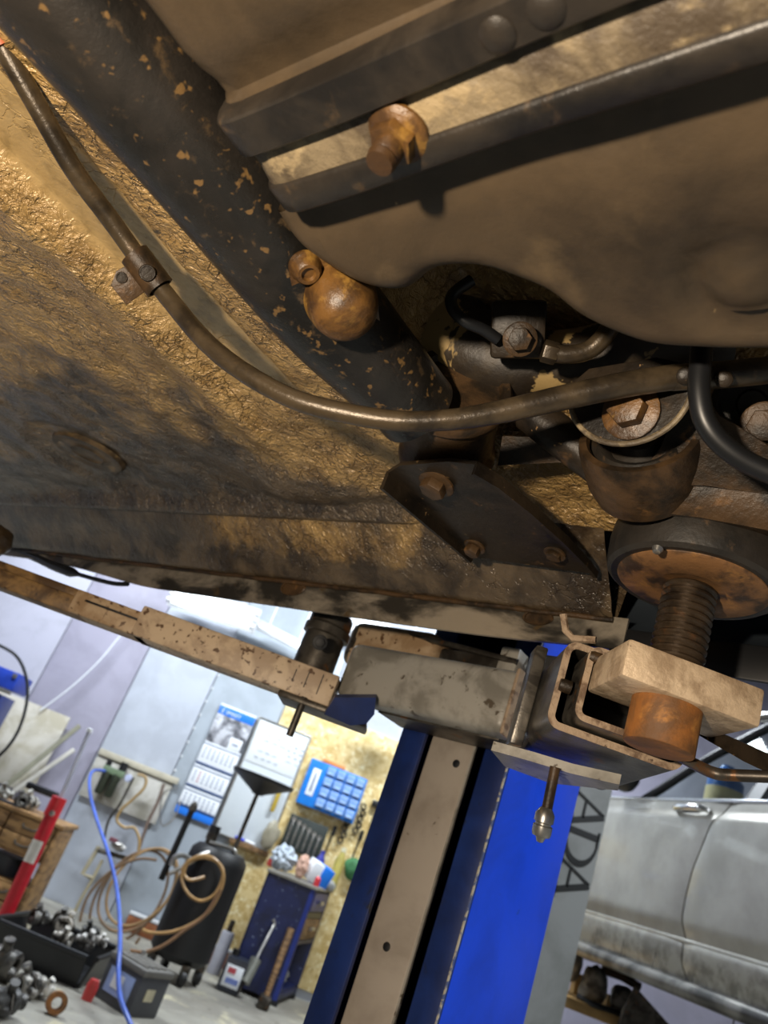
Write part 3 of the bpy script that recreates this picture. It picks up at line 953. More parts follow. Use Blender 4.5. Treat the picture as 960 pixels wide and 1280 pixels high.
rim_tube(iL, .092, .066, .0055, .2, .010, 'middle_tube', MT['tubegrey'], 'inner channel with orange rust')
# nut block
bTL, bTR = CD(781, 806, .600), CD(952, 857, .600)
bd = (bTR - bTL); bd.z = 0
BL = bd.length
bd.normalize()
bn = Vector((bd.y, -bd.x, 0))
if bn.y > 0: bn = -bn
bcen = (bTL + bTR) / 2 - bn * .03
zc = (bTL.z + bTR.z) / 2 - .0155
m = frame((bcen.x, bcen.y, zc), (0, 0, 1), bd)
obj('nut_block', MB().box((0, 0, 0), (BL, .075, .031), m, bev=.003), grime('machined_cream_steel', '#cbb496', '#a48d72', '#57442f', (.4, .6), (.7, .74), 30, 50, (.35, .5), bump=.7, bsc=140, metal=.15), ra, M_CAR, label='bright square-edged nut block')
sc = Vector((-.187, .605, 0))
sx, sy = sc.x, sc.y
# rusty nut under the block, screw above it
nz = zc - .0155
obj('rusty_nut', MB().lathe([(0, 0), (.0235, 0), (.0262, .0008), (.027, .002), (.027, .036), (0, .036)], frame((sx - .002, sy + .006, nz - .0362), (0, 0, 1)), 36), MT['drust'], ra, M_CAR, label='orange rusty round nut')
prof = [(0, .0)]
zz0, zz1 = zc - .01, .302
nth = 17
for i in range(nth):
    h = zz0 + (zz1 - zz0) * i / nth
    s_ = (zz1 - zz0) / nth
    prof += [(.0195, h), (.0218, h + s_ * .35), (.0218, h + s_ * .6), (.0195, h + s_ * .95)]
prof = [(0, zz0)] + prof[1:] + [(0, zz1)]
obj('thread_screw', MB().lathe(prof, frame((sx, sy, 0), (0, 0, 1)), 32), MT['screw'], ra, M_CAR, label='greasy threaded screw', angle=25)
pad = obj('lift_pad', MB().lathe([(.060, .292), (.066, .2915), (.070, .2945), (.0715, .301), (.0725, .318), (.0715, .330), (.067, .337), (0, .339)], frame((sx, sy, 0), (0, 0, 1)), 56), MT['rubber'], ra, M_CAR, label='thick black rubber lift pad')
obj('pad_disc', MB().lathe([(0, .2885), (.027, .2885), (.030, .287), (.058, .2895), (.0605, .291), (.061, .294), (0, .296)], frame((sx, sy, 0), (0, 0, 1)), 56), MT['brustplate'], ra, M_CAR, label='rusty steel disc under the pad')
p = CD(822, 686, .597)
obj('pad_screw', MB().lathe([(0, .004), (.003, .0035), (.0045, 0)], frame(p, (0, -.3, -1)), 12), MT['steel'], ra, M_CAR)
# lug plates and pull rod of the right pivot
pz = oL.z - .006
c1, c2 = oL + td * .02, None
lug = [CD(612, 944, .735), CD(660, 958, .715), CD(712, 972, .70), CD(770, 1000, .665), CD(776, 972, .70), CD(700, 930, .80), CD(640, 925, .80)]
lug = [Vector((p.x, p.y, pz - .004)) for p in lug]
obj('pivot_lug', MB().poly3(lug, -.009), MT['armgrey'], ra, M_CAR, label='scuffed grey pivot lug plate')
mb = MB()
cA = CD(652, 895, .745)
mb.box((0, 0, 0), (.012, .03, .10), frame((cA.x, cA.y, pz + .046), (0, 0, 1), wd), bev=.002)
obj('pivot_web', mb, MT['tubegrey'], ra, M_CAR)
rt = CD(690, 975, .70)
tp = CD(676, 1045, .69)
mb = MB().tube([(rt.x, rt.y, rt.z + .012), (tp.x, tp.y, tp.z + .012)], .0048, 14)
rod = obj('pull_rod', mb, MT['oil'], ra, M_CAR, label='short hanging pull rod with a knurled tip')
mt_ = frame((tp.x, tp.y, tp.z), Vector(rt) - Vector(tp))
obj('rod_tip', MB().lathe([(0, -.006), (.003, -.005), (.0045, -.001), (.0078, 0), (.0088, .003), (.0088, .009), (.0072, .010), (.0072, .0115), (.0088, .0125), (.0088, .019), (.006, .0235), (.0045, .025)], mt_, 24), MT['steel'], ra, M_CAR)
for (x, y, k) in ((705, 857, .668), (742, 822, .66)):
    p = CD(x, y, k)
    obj('stop_pin', MB().lathe([(0, .004), (.005, .004), (.006, .001), (.006, -.006)], frame(p, -wd), 16), MT['oil'], ra, M_CAR)
# bent handle rod and flat strip at the right of the block
hr = smooth_path([CD(848, 944, .62), CD(870, 956, .60), CD(892, 966, .585), CD(915, 969, .58), CD(1000, 972, .56)], 5)
obj('bent_rod', MB().tube(hr, .0046, 14), MT['dsteel'], ra, M_CAR, label='bent bare steel rod')
st_ = [CD(868, 916, .66), CD(905, 918, .63), CD(1000, 960, .55), CD(1000, 985, .55), CD(930, 952, .60)]
obj('flat_strip', MB().poly3(st_, .003), MT['oild'], ra, M_CAR)
obj('edge_angle', MB().tube([CD(704, 768, .72), CD(707, 788, .715), CD(716, 798, .71), CD(745, 800, .70)], .0035, 8), MT['rim'], ra, M_CAR)
# ================================================================== room shell
def wall_quad(name, c, d, mat, label=None):
    return obj(name, MB().box(c, d), mat, None, M_ROOM, label=label, kind='structure')
WY = 6.3
ZC = 2.6
M_FLOOR = grime('shop_floor', '#9a978c', '#77736a', '#b0a98f', (.35, .65), (.56, .7), 1.6, 3.5, (.5, .75), bump=.15, bsc=30, speck='#5c564c', spk=(.68, .76), spsc=14)
wall_quad('floor', (0.6, 1.9, -EYE - .05), (11, 10.4, .1), M_FLOOR)
wall_quad('ceiling', (0.6, 1.9, ZC + .05), (11, 10.4, .1), plain('ceiling_white', '#d5d9dc', .8))
M_WALL = plain('wall_lilac_grey', '#a9a7b4', .6, var=.05, vs=2)
back = wall_quad('wall_back', (0.6, WY + .08, (ZC - EYE) / 2), (11, .1, ZC + EYE), M_WALL)
wall_quad('wall_left', (-4.85, 1.9, (ZC - EYE) / 2), (.1, 10.4, ZC + EYE), M_WALL)
wall_quad('wall_right', (6.05, 1.9, (ZC - EYE) / 2), (.1, 10.4, ZC + EYE), plain('wall_right_paint', '#b9bcc0', .7))
wall_quad('wall_front', (0.6, -3.25, (ZC - EYE) / 2), (11, .1, ZC + EYE), M_WALL)
def panel(x0, x1, z0, z1, c, lab):
    m = grime('sheet_' + c[1:], c, c, None, sc=3, rough=(.45, .65), bump=.03, bsc=10)
    b = lin(c)
    mx = [n for n in m.node_tree.nodes if n.type == 'MIX'][0]
    mx.inputs[7].default_value = tuple(v * .88 for v in b[:3]) + (1,)
    return obj('wall_panel', MB().box(((x0 + x1) / 2, WY + .018, (z0 + z1) / 2), (x1 - x0 - .008, .024, z1 - z0), bev=.003), m, back, M_ROOM, label=lab)
panel(-4.7, -2.0, -EYE, ZC, '#b3b3c1', 'pale lilac wall sheet')
panel(-2.0, -1.343, -EYE, ZC, '#a4a1b2', 'darker lilac wall sheet')  # this stretch of wall is coloured darker than its neighbours
panel(-1.343, -.76, -EYE, ZC, '#bcc2cd', 'light blue-grey wall sheet')
panel(-.76, .16, -EYE, ZC, '#adb6bf', 'grey wall sheet with a screwed joint')
panel(.16, 2.4, -EYE, ZC, '#b4b9c3', None)
panel(2.4, 5.9, -EYE, ZC, '#b6b3c6', 'lilac wall sheet beyond the silver car')
for i in range(16):
    z = -.1 + i * .11
    obj('joint_screw', MB().lathe([(0, .006), (.006, .005), (.009, 0)], frame((-.752 , WY + .006, z), (0, -1, 0)), 10), MT['white'], back, M_ROOM)
obj('baseboard_back', MB().box((-.15, WY - .03, -EYE + .05), (.95, .02, .10), bev=.004), plain('terracotta_skirting', '#a0623c', .6, var=.2), None, M_ROOM, kind='structure')
obj('trim_1', MB().box((-.15, WY - .03, -EYE + .115), (.95, .03, .02), bev=.003), MT['white'], None, M_ROOM, kind='structure')

# lamps: tube fittings under the ceiling at the back
def tube_lamp(p0, p1, n, gap, label, r=.019):
    p0, p1 = Vector(p0), Vector(p1)
    t = root('tube_lamp', label, 'lamp', (p0 + p1) / 2, M_ROOM, None)
    d = (p1 - p0).normalized()
    sd = Vector((0, 0, 1))
    up = sd.cross(d).normalized()
    L_ = (p1 - p0).length
    c = (p0 + p1) / 2
    obj('lamp_tray', MB().box((0, 0, .03), (L_ + .05, gap * n + .03, .03), frame(c + Vector((0, .02, .0)), -Vector((0, -1, -.3)), d), bev=.006), MT['white'], t, M_ROOM)
    for i in range(n):
        o = Vector((0, -.012, (i - (n - 1) / 2) * gap))
        obj('light_tube', MB().tube([p0 + o, p1 + o], r, 12), plain('lit_tube', '#f2fbff', .4, var=0, emit=3.0), t, M_ROOM)
        for e in (p0 + o, p1 + o):
            obj('end_cap', MB().tube([e - d * .02, e + d * .02], r * 1.1, 12), MT['white'], t, M_ROOM)
    for e in (p0 + d * L_ * .2, p0 + d * L_ * .8):
        obj('hanger', MB().tube([e + Vector((0, .02, .03)), Vector((e.x, e.y + .02, ZC))], .006, 8), MT['white'], t, M_ROOM)
    return t
tube_lamp(RY(216, 742, 6.0), RY(318, 776, 6.0), 3, .055, 'three-tube bright lamp glimpsed between sill and cream arm')
tube_lamp(RY(322, 780, 6.1), RY(384, 812, 6.1), 1, .05, 'thin single-tube lamp beside the dark pivot pin', .010)
tube_lamp(RY(440, 782, 6.1), RY(482, 790, 6.1), 2, .07, 'bright lamp glimpsed right of the dark pivot pin', .022)
tube_lamp(RY(478, 880, 5.9), RY(520, 893, 5.9), 2, .05, 'bright lamp above the chipboard beside the blue column', .016)

# ================================================================== silver car on the neighbouring lift
sv = root('car', 'silver car with grimy doors at the right behind the blue column', 'car', (1.75, 3.6, .05), M_ROOM)
SL0 = Vector((1.72, 4.16, 0))
SU = Vector((.14, -1.13, 0)).normalized()
SN = Vector((-SU.y * -1, SU.x * -1, 0))
SN = Vector((SU.y, -SU.x, 0))
if SN.x > 0: SN = -SN
def sp(x, y):
    d = ray(x, y)
    k = SL0.dot(SN) / d.dot(SN)
    P = d * k
    return (P - SL0).dot(SU), P.z
def S3(s, z, out=0.0):
    p = SL0 + SU * s + SN * out
    return Vector((p.x, p.y, z))
belt = sp(880, 1003)[1]
cre = (sp(740, 1130)[1] + sp(859, 1180)[1] + sp(958, 1221)[1]) / 3
rok = (sp(740, 1168)[1] + sp(856, 1228)[1] + sp(955, 1276)[1]) / 3
def prof(z):
    t = (z - cre) / (belt - cre)
    if t < 0:
        u = (cre - z) / (cre - rok)
        return .012 - .028 * u * u + (.006 if u < .06 else 0)
    o = .0 + .018 * sstep(t, 0, .12) + .010 * sin(pi * min(t, 1)) - .05 * max(t - .84, 0)
    if t > .90: o -= .012
    return o
silver, ts, ps = nt('silver_paint')
co_ = coords(ts)
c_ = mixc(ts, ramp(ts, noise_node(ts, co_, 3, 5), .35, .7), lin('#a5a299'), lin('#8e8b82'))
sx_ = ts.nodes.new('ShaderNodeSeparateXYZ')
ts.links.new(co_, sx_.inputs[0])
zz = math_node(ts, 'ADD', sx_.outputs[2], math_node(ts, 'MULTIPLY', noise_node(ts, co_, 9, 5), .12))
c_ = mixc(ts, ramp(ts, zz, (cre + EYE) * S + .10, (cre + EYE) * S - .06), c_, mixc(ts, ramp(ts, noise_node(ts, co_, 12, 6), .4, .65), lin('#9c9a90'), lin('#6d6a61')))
ts.links.new(c_, ps.inputs['Base Color'])
ps.inputs['Metallic'].default_value = .35
ps.inputs['Roughness'].default_value = .38
ps.inputs['Coat Weight'].default_value = .3
cutpx = [(918, 1000), (910, 1012), (895, 1032), (885, 1060), (874, 1088), (865, 1120), (859, 1148), (858, 1180), (853, 1205), (856, 1228)]
cut = sorted([sp(*q)[::-1] for q in cutpx])
def cut_s(z):
    if z <= cut[0][0]: return cut[0][1]
    for (za, sa), (zb_, sb) in zip(cut, cut[1:]):
        if z <= zb_:
            return sa + (sb - sa) * (z - za) / max(zb_ - za, 1e-6)
    return cut[-1][1]
def door(name, sfun0, sfun1, label):
    rows = []
    nz, ns = 40, 14
    for i in range(nz + 1):
        z = rok + (belt - rok) * i / nz
        a, b = sfun0(z), sfun1(z)
        rows.append([S3(a + (b - a) * j / ns, z, prof(z) + .012 - (.010 if j in (0, ns) else 0)) for j in range(ns + 1)])
    back_ = [[S3((p - SL0).dot(SU), p.z, -.03) for p in r] for r in rows]
    mb = MB()
    rings = [r + b[::-1] for r, b in zip(rows, back_)]
    mb.loft(rings)
    return obj(name, mb, silver, sv, M_ROOM, label=label, angle=40)
s_a = sp(735, 1100)[0] - .45
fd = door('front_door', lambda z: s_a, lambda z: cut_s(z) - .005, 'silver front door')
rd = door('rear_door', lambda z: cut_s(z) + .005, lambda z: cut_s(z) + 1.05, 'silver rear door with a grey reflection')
obj('door_gap', MB().loft([[S3(cut_s(z) - .012, z, -.012), S3(cut_s(z) + .012, z, -.012), S3(cut_s(z) + .012, z, -.03), S3(cut_s(z) - .012, z, -.03)] for z in [rok + (belt - rok) * i / 20 for i in range(21)]]), MT['black'], sv, M_ROOM)
hp = sp(871, 1016)
hb = smooth_path([S3(hp[0] - .11, hp[1], .02), S3(hp[0] - .09, hp[1] + .004, .045), S3(hp[0], hp[1] + .006, .058), S3(hp[0] + .09, hp[1] + .006, .045), S3(hp[0] + .11, hp[1] + .004, .02)], 6)
hd = obj('door_handle', MB().tube(hb, [.012] * 6 + [.016] * 13 + [.012] * 6, 12), plain('chrome', '#d6d6d4', .15, 1, var=0), fd, M_ROOM, label='chrome pull handle')
obj('handle_recess', MB().lathe([(0, .001), (.05, .001), (.056, .0)], frame(S3(hp[0] - .02, hp[1] - .01, prof(hp[1]) + .0135), SN, SU) @ Matrix.Diagonal((1.2, .5, 1, 1)), 24), MT['black'], fd, M_ROOM)
obj('belt_trim', MB().box((0, 0, 0), (2.6, .02, .016), frame(S3(.75, belt + .006, .004), (0, 0, 1), SU), bev=.004), plain('belt_chrome', '#aeb0b2', .25, .7, var=.05), sv, M_ROOM)
obj('door_moulding', MB().tube([S3(s_a, cre, prof(cre) + .012), S3(2.2, cre, prof(cre) + .012)], .010, 10), silver, fd, M_ROOM)
dark_s = plain('smear', '#4c4a44', .6)
for (x, y, h) in ((750, 1168, .05), (783, 1180, .07), (822, 1196, .08), (868, 1222, .07), (920, 1250, .09)):
    q = sp(x, y)
    obj('grime_streak', MB().prism([(-.004, -h), (.006, -h), (.001, h * .6)], 0, .001, frame(S3(q[0], q[1], prof(q[1]) + .015), SN, SU)), dark_s, fd if x < 850 else rd, M_ROOM)
# rocker tube and underside
obj('rocker', MB().tube([S3(s_a, rok - .035, .0), S3(2.4, rok - .035, .0)], .034, 20), grime('rocker_dark', '#77756f', '#3a3936', None, (.4, .6), sc=4, rough=(.25, .4), metal=.4, bump=.1), sv, M_ROOM, label='grey rounded rocker below the doors')
obj('underbody', MB().box((0, 0, 0), (3.6, 1.1, .06), frame(S3(.9, rok + .03, -.62), (0, 0, 1), SU)), MT['black'], sv, M_ROOM)
obj('body_core', MB().box((0, 0, 0), (3.2, 1.0, belt - rok), frame(S3(.9, (belt + rok) / 2, -.58), (0, 0, 1), SU)), plain('cabin_dark', '#202326', .7), sv, M_ROOM)
# greenhouse
top = belt + .44
glass, tg, pg = nt('side_glass')
pg.inputs['Base Color'].default_value = lin('#e3efe8')
pg.inputs['Roughness'].default_value = .03
pg.inputs['Transmission Weight'].default_value = 1.0
pg.inputs['IOR'].default_value = 1.15
mir = sp(795, 984)
w0 = sp(800, 998)[0]
w1 = sp(862, 940)
w2 = sp(925, 1003)[0]
fo = lambda s, z: S3(s, z, -.02 - .30 * (z - belt))
apil = [fo(w0 - .05, belt), fo(w0 + .02, belt + .02), fo(w1[0] + .02, w1[1]), fo(w1[0] + .45, top)]
obj('window_frame', MB().tube(smooth_path(apil, 6), .022, 10), MT['black'], fd, M_ROOM, label='black window frame')
obj('window_glass', MB().poly3([fo(w0, belt), fo(w1[0], w1[1]), fo(w1[0] + .45, top), fo(w2 + .08, top), fo(w2, belt)], .004), glass, fd, M_ROOM, label='greenish side window')
obj('window_pillar', MB().loft([[fo(w2 - .02, belt), fo(w2 + .07, belt), fo(w2 + .07, belt) - SN * .03, fo(w2 - .02, belt) - SN * .03], [fo(w2 + .10, top), fo(w2 + .18, top), fo(w2 + .18, top) - SN * .03, fo(w2 + .10, top) - SN * .03]]), MT['black'], sv, M_ROOM)
obj('window_glass', MB().poly3([fo(w2 + .07, belt), fo(w2 + .18, top), fo(w2 + 1.1, top), fo(w2 + 1.1, belt)], .004), glass, rd, M_ROOM)
mb = MB().blob((0, 0, 0), (.11, .06, .075), 4, .1, M=frame(S3(mir[0] - .02, mir[1] + .03, .06), (0, 0, 1), SU))
obj('door_mirror', mb, MT['black'], fd, M_ROOM)
roofp = [S3(w1[0] + .3, top, -.12), S3(w1[0] + 1.9, top + .02, -.12), S3(w1[0] + 1.9, top + .02, -1.0), S3(w1[0] + .3, top, -1.0)]
obj('roof', MB().poly3(roofp, -.03), silver, sv, M_ROOM)
obj('roof_rail', MB().tube([S3(w1[0] + .25, top, -.12), S3(w1[0] + 1.95, top + .02, -.12)], .02, 10), silver, sv, M_ROOM)

# grey banner panel with large serif letters running downward
pY = 2.9
pr, pbt = RY(765, 995, pY), RY(701, 1280, pY)
bp_ = root('banner_panel', 'tall grey panel with black serif letters behind the blue column', 'sign', (1.0, pY, -EYE), M_ROOM)
px1 = (pr.x + pbt.x) / 2
obj('panel_board', MB().box((px1 - .26, pY + .012, (-EYE + pr.z + .10) / 2), (.52, .02, pr.z + .10 + EYE), bev=.003), grime('grey_banner', '#8c8d8a', '#7b7c78', None, sc=3, rough=(.5, .7), bump=.05), bp_, M_ROOM)
def letter(kind, x, z, h, wd_, name):
    """serif capital turned a quarter right; x = its foot line, z = its middle, h = cap height (to the right), wd_ = width (downward)"""
    mb = MB()
    def bar(p, q, t):
        p, q = Vector(p), Vector(q)
        d = (q - p).normalized()
        n = Vector((-d.y, d.x)) * t / 2
        mb.prism([p + n, p - n, q - n, q + n], 0, .003, frame((x, pY, z), (0, -1, 0), (1, 0, 0)))
    hw = wd_ / 2
    # local: X right (= letter up), Y up (= letter left)
    if kind == 'A':
        bar((0, hw), (h, 0), .008)
        bar((0, -hw), (h, -.004), .020)
        bar((h * .36, hw * .6), (h * .36, -hw * .6), .008)
        bar((.003, hw + .022), (.003, hw - .022), .007)
        bar((.003, -hw + .026), (.003, -hw - .026), .007)
    else:
        bar((0, hw * .8), (h, hw * .8), .020)
        bar((.003, hw + .01), (.003, hw * .35), .007)
        bar((h - .003, hw + .01), (h - .003, hw * .35), .007)
        n = 22
        q = []
        for k in range(n + 1):
            an = pi * k / n
            q.append((h / 2 + h / 2 * cos(an) * .97, hw * .4 - (hw * 1.4) * sin(an), .006 + .016 * sin(an) ** 2))
        for u, v in zip(q, q[1:]):
            bar(u[:2], v[:2], (u[2] + v[2]) / 2)
    return obj(name, mb, plain('letter_black', '#1c1d1c', .5, var=0), bp_, M_ROOM)
for kind, (xa, ya) in (('A', (745, 1017)), ('D', (736, 1062)), ('A', (725, 1102))):
    q = RY(xa, ya, pY)
    letter(kind, px1 - .130, q.z, .120, .108 if kind == 'A' else .115, 'letter')
letter('A', px1 - .125, q.z + .02, .108, .1, 'letter') if False else None

# clutter under the silver car
pal = root('trolley', 'wooden trolley heaped with machine castings under the silver car', 'trolley', (1.55, 4.4, -EYE), M_ROOM)
q = RY(760, 1262, 4.5)
zt_ = q.z
tb = obj('trolley_top', MB().box((1.75, 4.5, zt_ - .02), (1.1, .6, .05), bev=.006), plain('pine_top', '#b8935c', .6), pal, M_ROOM)
for dx, dy in ((-.5, -.25), (.5, -.25), (-.5, .25), (.5, .25)):
    obj('leg', MB().box((1.75 + dx, 4.5 + dy, (zt_ - .045 - EYE) / 2), (.05, .05, zt_ - .045 + EYE), bev=.004), MT['wood'], pal, M_ROOM)
bd_ = ray(908, 975)
bk = (SL0.dot(SN) - .30) / bd_.dot(SN)
bP = bd_ * bk
bb = Vector((bP.x, bP.y, belt + .001))
wbt = root('washer_bottle', 'blue bottle with beige label seen through the silver car window', 'bottle', bb, M_ROOM)
obj('body', MB().lathe([(0, 0), (.08, 0), (.085, .02), (.085, .20), (.04, .26), (.03, .28), (0, .28)], frame(bb, (0, 0, 1)), 24), plain('bottle_blue', '#1f63b8', .3), wbt, M_ROOM)
obj('label_band', MB().lathe([(.0855, .05), (.087, .05), (.087, .16), (.0855, .16)], frame(bb, (0, 0, 1)), 24), plain('band_beige', '#cdbb8c', .5), wbt, M_ROOM)
def on(x, y, Y, r, seed, mat, name, label, cat):
    p = RY(x, y, Y)
    return obj(name, MB().blob(p, r, seed, .3, 1.4, 3), mat, None, M_ROOM, label=label, cat=cat)
dk = grime('cast_grey', '#8f8b82', '#55514a', None, sc=14, rough=(.4, .65), metal=.1)
on(742, 1232, 4.45, (.07, .07, .10), 1, dk, 'gearbox_casting', 'dark grey rounded casting in front of wood blocks under silver car', 'casting')
on(716, 1206, 4.5, (.05, .06, .085), 2, dk, 'bracket_casting', 'pale grey upright casting beside the grey banner panel', 'casting')
on(778, 1250, 4.42, (.06, .06, .07), 6, dk, 'pump_casting', 'dark casting under the rusty bar below the silver car', 'casting')
for i, (x, y, w_, h_) in enumerate(((765, 1207, .06, .05), (766, 1240, .07, .06), (735, 1195, .06, .04), (716, 1255, .05, .10))):
    p = RY(x, y, 4.62)
    lab = ('white block beside the dark casting under the silver car', 'yellow wood block below the white block', 'small yellow wood block behind the castings', 'upright yellow wood block at the grey panel edge')[i]
    obj('wood_block', MB().box((p.x, p.y, zt_ + .0055 + h_ / 2 if i in (1, 3) else p.z), (w_, .06, h_), bev=.004), MT['white'] if i == 0 else plain('pine', '#d0ae72', .6), None, M_ROOM, label=lab, cat='block', group='wood blocks under the silver car')
p0_, p1_ = RY(752, 1212, 4.45), RY(800, 1234, 4.42)
obj('link_bar', MB().tube([p0_, (p0_ + p1_) / 2 + Vector((0, 0, .01)), p1_], .022, 12), MT['oil'], None, M_ROOM, label='brown rusty bar lying across the castings', cat='bar')
tri = [RY(795, 1234, 4.1), RY(845, 1290, 4.1), RY(760, 1330, 4.1), RY(780, 1262, 4.1)]
obj('sheet_bracket', MB().poly3(tri, .02), MT['dsteel'], None, M_ROOM, label='dark triangular sheet bracket under the rocker', cat='bracket')
pa2 = smooth_path([RY(722, 1245, 4.25), RY(742, 1256, 4.2), RY(775, 1268, 4.2), RY(800, 1290, 4.2)], 5)
obj('rubber_hose', MB().tube(pa2, .014, 10), MT['black'], None, M_ROOM, label='short black hose drooping under the castings', cat='hose')
# ================================================================== back of the shop
def Wp(X, Z, off=0.0):
    return Vector((X, WY - off, Z))
def slab(name, x0, x1, z0, z1, off, t, mat, parent=None, label=None, cat=None, bev=.002, group=None):
    return obj(name, MB().box(((x0 + x1) / 2, WY - off - t / 2, (z0 + z1) / 2), (abs(x1 - x0), t, abs(z1 - z0)), bev=bev), mat, parent, M_ROOM, label=label, cat=cat, group=group)
def text(name, s, p, h, mat, parent, M=None):
    cu = bpy.data.curves.new(name, 'FONT')
    cu.body = s
    cu.size = h * S
    cu.extrude = .0005
    cu.align_x = 'LEFT'
    ob = bpy.data.objects.new(name, cu)
    dg = bpy.context.evaluated_depsgraph_get()
    COL.objects.link(ob)
    dg.update()
    me = bpy.data.meshes.new_from_object(ob.evaluated_get(dg))
    bpy.data.objects.remove(ob)
    me.transform(Matrix.Translation(M_ROOM @ Vector(p)) @ Matrix.Rotation(pi / 2, 4, 'X'))
    me.materials.clear()
    me.materials.append(mat)
    o = bpy.data.objects.new(name, me)
    COL.objects.link(o)
    o.parent = parent
    o.matrix_parent_inverse = Matrix.Translation(-parent.location)
    return o
M_PAPER = plain('paper', '#e9edf2', .6, var=.03)
M_BLUE = plain('print_blue', '#1c7ae6', .5, var=.03)
M_INK = plain('print_grey', '#9aa3b4', .6, var=.1)
M_PHOTO = grime('photo_grey', '#c9cbd2', '#55565c', '#8e8f96', (.42, .58), (.5, .6), 8, 12, (.4, .5), bump=0)

# calendar
cal = root('wall_calendar', 'long wall calendar with blue heading and three month sheets', 'calendar', Wp(-.48, -.14), M_ROOM)
x0, x1 = -.632, -.338
slab('backing', x0, x1, -.14, .70, .012, .004, M_PAPER, cal)
slab('heading', x0, x1, .62, .685, .016, .003, M_BLUE, cal, label='blue heading strip with white lettering')
text('lettering', 'Z', (x0 + .018, WY - .020, .635), .045, M_PAPER, cal)
text('lettering', 'SMART', (x0 + .06, WY - .020, .635), .040, M_PAPER, cal)
slab('photograph', x0, x1, .40, .62, .016, .002, M_PHOTO, cal, label='grey photograph of car parts')
slab('caption', x1 - .12, x1 - .02, .40, .49, .019, .001, M_PAPER, cal)
slab('caption_print', x1 - .095, x1 - .045, .435, .45, .0205, .001, M_INK, cal)
for k, (zt, zb) in enumerate(((.395, .225), (.215, .055), (.045, -.09))):
    sh = slab('month_sheet', x0, x1, zb, zt, .016, .004, M_PAPER, cal)
    slab('sheet_line', x0, x1, zt - .018, zt - .008, .0205, .001, M_INK, sh)
    slab('sheet_line', x0, x1, zb, zb + .016, .0205, .001, plain('print_navy', '#33507f', .5), sh)
    for c in range(7):
        for r in range(4):
            slab('day_number', x0 + .022 + c * .037, x0 + .038 + c * .037, zt - .05 - r * .022, zt - .038 - r * .022, .0205, .0008, M_INK if k != 1 or c != 1 else plain('print_red', '#c58d92', .6), sh, bev=0)
slab('foot_strip', x0, x1, -.145, -.09, .016, .003, M_BLUE, cal, label='blue foot strip')

# whiteboard with handwriting, tray and pens
wb = root('whiteboard', 'tall whiteboard with faint handwriting at its upper half', 'whiteboard', Wp(-.1, -.17), M_ROOM)
slab('board_face', -.305, .115, -.165, .70, .010, .012, plain('whiteboard_face', '#d3dade', .25, var=.02), wb)
for (a, b, c_, d_) in ((-.317, -.303, -.17, .705), (.113, .125, -.17, .705), (-.317, .125, .697, .711), (-.317, .125, -.178, -.163)):
    slab('frame_rail', a, b, c_, d_, .010, .018, MT['steel'], wb)
sheet = slab('upper_sheet', -.296, .106, .372, .690, .0235, .003, plain('upper_sheet', '#e8edef', .3, var=.02), wb)
random.seed(3)
for (X, Z, n, w_) in ((-.22, .655, 1, .10), (-.21, .60, 3, .05), (-.22, .555, 3, .05), (-.05, .63, 2, .06), (-.02, .585, 3, .03), (-.02, .55, 3, .03), (.0, .51, 3, .03), (.0, .47, 2, .05), (-.23, .47, 3, .04), (-.24, .42, 4, .035)):
    for i in range(n):
        xs = X + i * (w_ + .018)
        pth = [Wp(xs + w_ * j / 8, Z + .010 * sin(j * 2.3 + i) + random.uniform(-.004, .004), .0275) for j in range(9)]
        obj('handwriting', MB().tube(smooth_path(pth, 2), .0016, 4), M_INK, wb, M_ROOM)
slab('pen_tray', -.17, .14, -.20, -.165, .02, .05, MT['wood'], wb)
for i, (X, c, lab) in enumerate(((-.14, '#3a48c8', 'blue marker pen on the whiteboard tray'), (-.06, '#e8e8ea', 'white marker pen on the whiteboard tray'))):
    obj('marker_pen', MB().tube([Wp(X, -.152, .05), Wp(X + .075, -.154, .05)], .012, 12), plain('pen_' + c[1:], c, .4), None, M_ROOM, label=lab, cat='pen')
br_ = root('paint_brush', 'yellow brush hanging over the whiteboard', 'brush', Wp(.06, .12), M_ROOM)
obj('handle', MB().box((.045, WY - .05, .185), (.034, .018, .17), bev=.006), plain('brush_yellow', '#b89d3a', .5), br_, M_ROOM)
obj('hook', MB().tube([Wp(.05, .27, .05), Wp(.055, .30, .045), Wp(.06, .31, .03)], .003, 6), MT['steel'], br_, M_ROOM)
obj('plastic_bag', MB().blob(Wp(.10, -.055, .085), (.06, .035, .10), 8, .3, 2), plain('bag', '#9c9580', .35), None, M_ROOM, label='crumpled translucent bag standing by the whiteboard tray', cat='bag')

# chipboard wall panel
M_OSB = grime('chipboard', '#dcc58c', '#c2a566', '#eadcae', (.42, .6), (.55, .62), 16, 24, (.5, .7), bump=.15, bsc=40)
slab('osb_panel', -.158, 1.5, -.9, .925, .006, .012, M_OSB, back, 'coarse yellow chipboard sheet')

